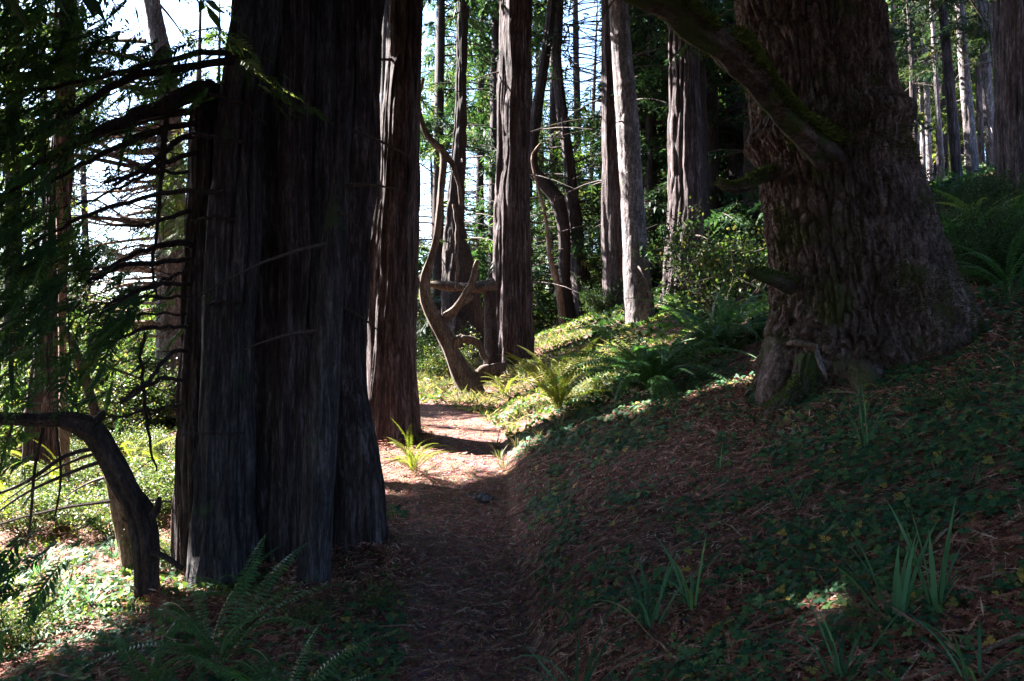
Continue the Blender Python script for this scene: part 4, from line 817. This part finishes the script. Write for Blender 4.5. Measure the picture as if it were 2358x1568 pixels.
# ================================================================== leaf cover and litter
def scatter(n, d0, d1, k0=-.72, k1=.72, p=1.0):
    D = d0 + (d1 - d0) * rng.random(n) ** p; k = k0 + (k1 - k0) * rng.random(n); return k * D, D
def normals(x, y):
    e = .04; zx = (ground(x + e, y) - ground(x - e, y)) / (2 * e); zy = (ground(x, y + e) - ground(x, y - e)) / (2 * e)
    return nrm(np.stack([-zx, -zy, np.ones_like(zx)], 1))
def cover(n, d0, d1, size, k0, k1, offp=.15):
    x, y = scatter(n, d0, d1, k0, k1, 1.1); off = np.abs(x - path_x(y)) - path_w(y)
    cl = fbm(x * 1.4, y * 1.4, 6.) * 3.6 + .42 + 2.4 * fbm(x * 5, y * 5, 2.)
    k = (off > offp * (.3 + rng.random(n))) & (rng.random(n) < np.clip(cl, .05, 1)); x, y = x[k], y[k]; n = len(x)
    nn = nrm(normals(x, y) + (rng.random((n, 3)) - .5) * .9 + [0, -.15, 0]); c = np.stack([x, y, ground(x, y) + .015 + .05 * rng.random(n) ** 2], 1)
    a = nrm(np.cross(nn, rng.normal(size=(n, 3)))); b = np.cross(nn, a); L = size * (.5 + 1.1 * rng.random(n) ** 1.6) * (1 + .05 * y); rv = rng.random(n); m = MB()
    for q in range(3):
        t = q * 2.094; d = a * math.cos(t) + b * math.sin(t); s = np.cross(nn, d); kites(m, c, d, s, L, L * .48, rv, .0)
    return m
m = cover(70000, 1.7, 11, .018, -.05, .74); o = m.build("ground_cover", M['cover']); o['kind'] = 'stuff'; o['label'] = "low green three part leaves carpeting the shaded right bank"; o['category'] = "ground cover"
m = cover(20000, 2.2, 7, .020, -.72, .0, .05); o = m.build("ground_cover", M['cover']); o['kind'] = 'stuff'; o['label'] = "green leaves spreading on the ground left of the trail"; o['category'] = "ground cover"
x_, y_ = scatter(26000, 7, 30, -.74, .72); 
def grassy(n, d0, d1, k0, k1, L, mat, label, sel, wr=.32):
    x, y = scatter(n, d0, d1, k0, k1); k = sel(x, y); x, y = x[k], y[k]; n = len(x); c = np.stack([x, y, ground(x, y) + .03], 1)
    d = nrm(rng.normal(size=(n, 3)) * [1, 1, .5] + [0, 0, .5]); s = nrm(np.cross(d, rng.normal(size=(n, 3)))); l = L * (.5 + rng.random(n)) * (1 + .03 * y)
    m = MB(); kites(m, c, d, s, l, l * wr, rng.random(n), .1); o = m.build("undergrowth", M[mat]); o['kind'] = 'stuff'; o['label'] = label; o['category'] = "undergrowth"
offp = lambda x, y: np.abs(x - path_x(y)) > path_w(y) + .05
grassy(46000, 5, 34, -.74, -.30, .042, 'broad', "sunlit leafy undergrowth on the left slope", lambda x, y: offp(x, y) & (fbm(x * 1.3, y * 1.3, 9.) > -.02))
grassy(50000, 9, 34, -.14, .38, .045, 'broad', "patchy green undergrowth around the clearing", lambda x, y: offp(x, y) & (fbm(x * .8, y * .8, 12.) > -.06))
grassy(18000, 9.6, 19, -.14, .16, .11, 'dry', "dry grass around the trail bend", lambda x, y: offp(x, y) & (fbm(x * 1.5, y * 1.5, 15.) > .0), .045)
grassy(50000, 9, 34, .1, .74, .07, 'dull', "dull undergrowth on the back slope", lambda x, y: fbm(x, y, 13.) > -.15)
st = hit(1112, 1152); sx = (1112 - CX) / F * st; m = MB(); th, ph = np.meshgrid(np.linspace(0, 2 * math.pi, 25), np.linspace(-1.5, 1.5, 14)); q = np.stack([np.cos(th) * np.cos(ph), np.sin(th) * np.cos(ph), np.sin(ph)], -1)
q = q * (1 + .5 * (noise3(q[..., 0] * 1.6, q[..., 1] * 1.6, q[..., 2] * 1.6) - .5))[..., None] * [.085, .06, .045] + [sx, st, float(ground(sx, st)) + .025]; i = np.arange(13)[:, None] * 25; j = np.arange(24)[None]
m.add(q, np.stack([i + j, i + j + 1, i + 25 + j + 1, i + 25 + j], -1)); tag(m.build("stone", M['grey'], None, gp(sx, st), smooth=True), "small pale stone lying in the shaded part of the trail", "stone")
for j, (a, b, dd, e) in enumerate([(460, 1335, .3, (380, 1400)), (560, 1345, .1, (600, 1420)), (690, 1330, .3, (640, 1390)), (860, 1220, .7, (930, 1250)), (800, 1280, .6, (830, 1340)), (500, 1350, .05, (470, 1420))]):
    D = Dc + dd; De = hit(*e); p0, p1 = P(a, b - 60, D), P(*e, De); pm = (p0 + p1) / 2; pm[2] = float(ground(pm[0], pm[1])) + .05; p1[2] -= .05
    c = curve([p0, pm, p1], 20); m = MB(); tube(m, c, np.linspace(.10, .03, 20), 28, d_redwood(.012, .25, 16, 3., j + 2.)); m.build("root", M['redwood'], clump, loc, smooth=True)
# litter: needles and shed redwood sprays
m = MB(); x, y = scatter(150000, 1.6, 15, -.74, .74, 1.15); n = len(x); nn = normals(x, y); c = np.stack([x, y, ground(x, y) + .004 + .012 * rng.random(n)], 1)
onpath = np.abs(x - path_x(y)) < path_w(y) * 1.05; c[onpath, 2] += .004 - .012
k = ~onpath | (rng.random(n) < .75); c, nn, y2 = c[k], nn[k], y[k]; n = len(c)
d = nrm(rng.normal(size=(n, 3)) * [1, 1, .15]); d = nrm(d - (d * nn).sum(1)[:, None] * nn + nn * .15 * rng.random(n)[:, None]); s = np.cross(nn, d); l = (.012 + .03 * rng.random(n)) * (1 + .06 * y2)
kites(m, c, d, s, l, l * .07 + .0012 + .0002 * y2, rng.random(n))
x, y = scatter(17000, 1.7, 11, -.72, .74, 1.2); n = len(x); nn = normals(x, y); c = np.stack([x, y, ground(x, y) + .028], 1); d = nrm(rng.normal(size=(n, 3)) * [1, 1, .1]); d = nrm(d - (d * nn).sum(1)[:, None] * nn)
sprays(m, c, d, nn, .06 + .11 * rng.random(n), 6, .24, .13, 0.)
for (fx, fy, fr, cnt) in [(-1.9, 5.3, .55, 5000), (-1.2, 5.6, .45, 3500), (-1.5, 9.8, .42, 1800), (0, 16.9, .6, 800), (2.55, 15.5, .45, 600), (2.9, 6.6, 1.25, 8000)]:
    a = rng.random(cnt) * 6.28; q = fr * (.75 + .55 * rng.random(cnt) ** 1.5); x, y = fx + np.cos(a) * q, fy + np.sin(a) * q; hgt = .10 * np.clip(1.25 - q / fr, 0, 1)
    c = np.stack([x, y, ground(x, y) + .01 + hgt * rng.random(cnt) * 1.6], 1); d = nrm(rng.normal(size=(cnt, 3)) * [1, 1, .4]); s_ = nrm(np.cross(d, rng.normal(size=(cnt, 3)))); l = (.02 + .035 * rng.random(cnt)) * (1 + .05 * fy)
    kites(m, c, d, s_, l, l * .07 + .001, rng.random(cnt))
o = m.build("leaf_litter", M['litter']); o['kind'] = 'stuff'; o['label'] = "red brown fallen needles and shed redwood sprays over trail and bank"; o['category'] = "leaf litter"
m = MB()
for i in range(520):
    D = 2 + 10 * random.random() ** 1.3; x = (random.random() * 1.2 - .5) * D; a = random.random() * 6.28; L = .1 + .7 * random.random() ** 2.5; s = np.linspace(-.5, .5, 7)
    if abs(x - path_x(D)) < path_w(D) and random.random() < .45: continue
    xx = x + math.cos(a) * L * s; yy_ = D + math.sin(a) * L * s; zz = ground(xx, yy_) + .02 + .02 * noise3(s * 5, i, 0)
    tube(m, np.stack([xx, yy_, zz], 1), np.linspace(.0035, .0015, 7) * (1 + random.random()), 5)
o = m.build("fallen_twigs", M['pale']); o['kind'] = 'stuff'; o['label'] = "thin fallen twigs scattered over the forest floor"; o['category'] = "twigs"
for px, py, a in [(2230, 1510, .6), (2130, 1465, 2.6), (1640, 1075, .5)]:
    D = hit(px, py); x = (px - CX) / F * D; loc = gp(x, D); m = MB(); q = np.array([[x, D, loc[2] + .03]]); h = np.array([[math.cos(a), math.sin(a), .1]])
    for j in range(6): sprays(m, q + h * .05 * j, h + rng.normal(size=(1, 3)) * .5, np.array([[0, -.3, 1.]]), [.16], 12, .3, .07, 0.)
    tag(m.build("dead_spray", M['litter'], None, loc), {2230: "rusty dead redwood spray in the bottom right corner", 2130: "rusty dead redwood spray at the foot of the right iris fan", 1640: "orange dead spray lit by a sun fleck below the giant fir"}[px], "dead branch")
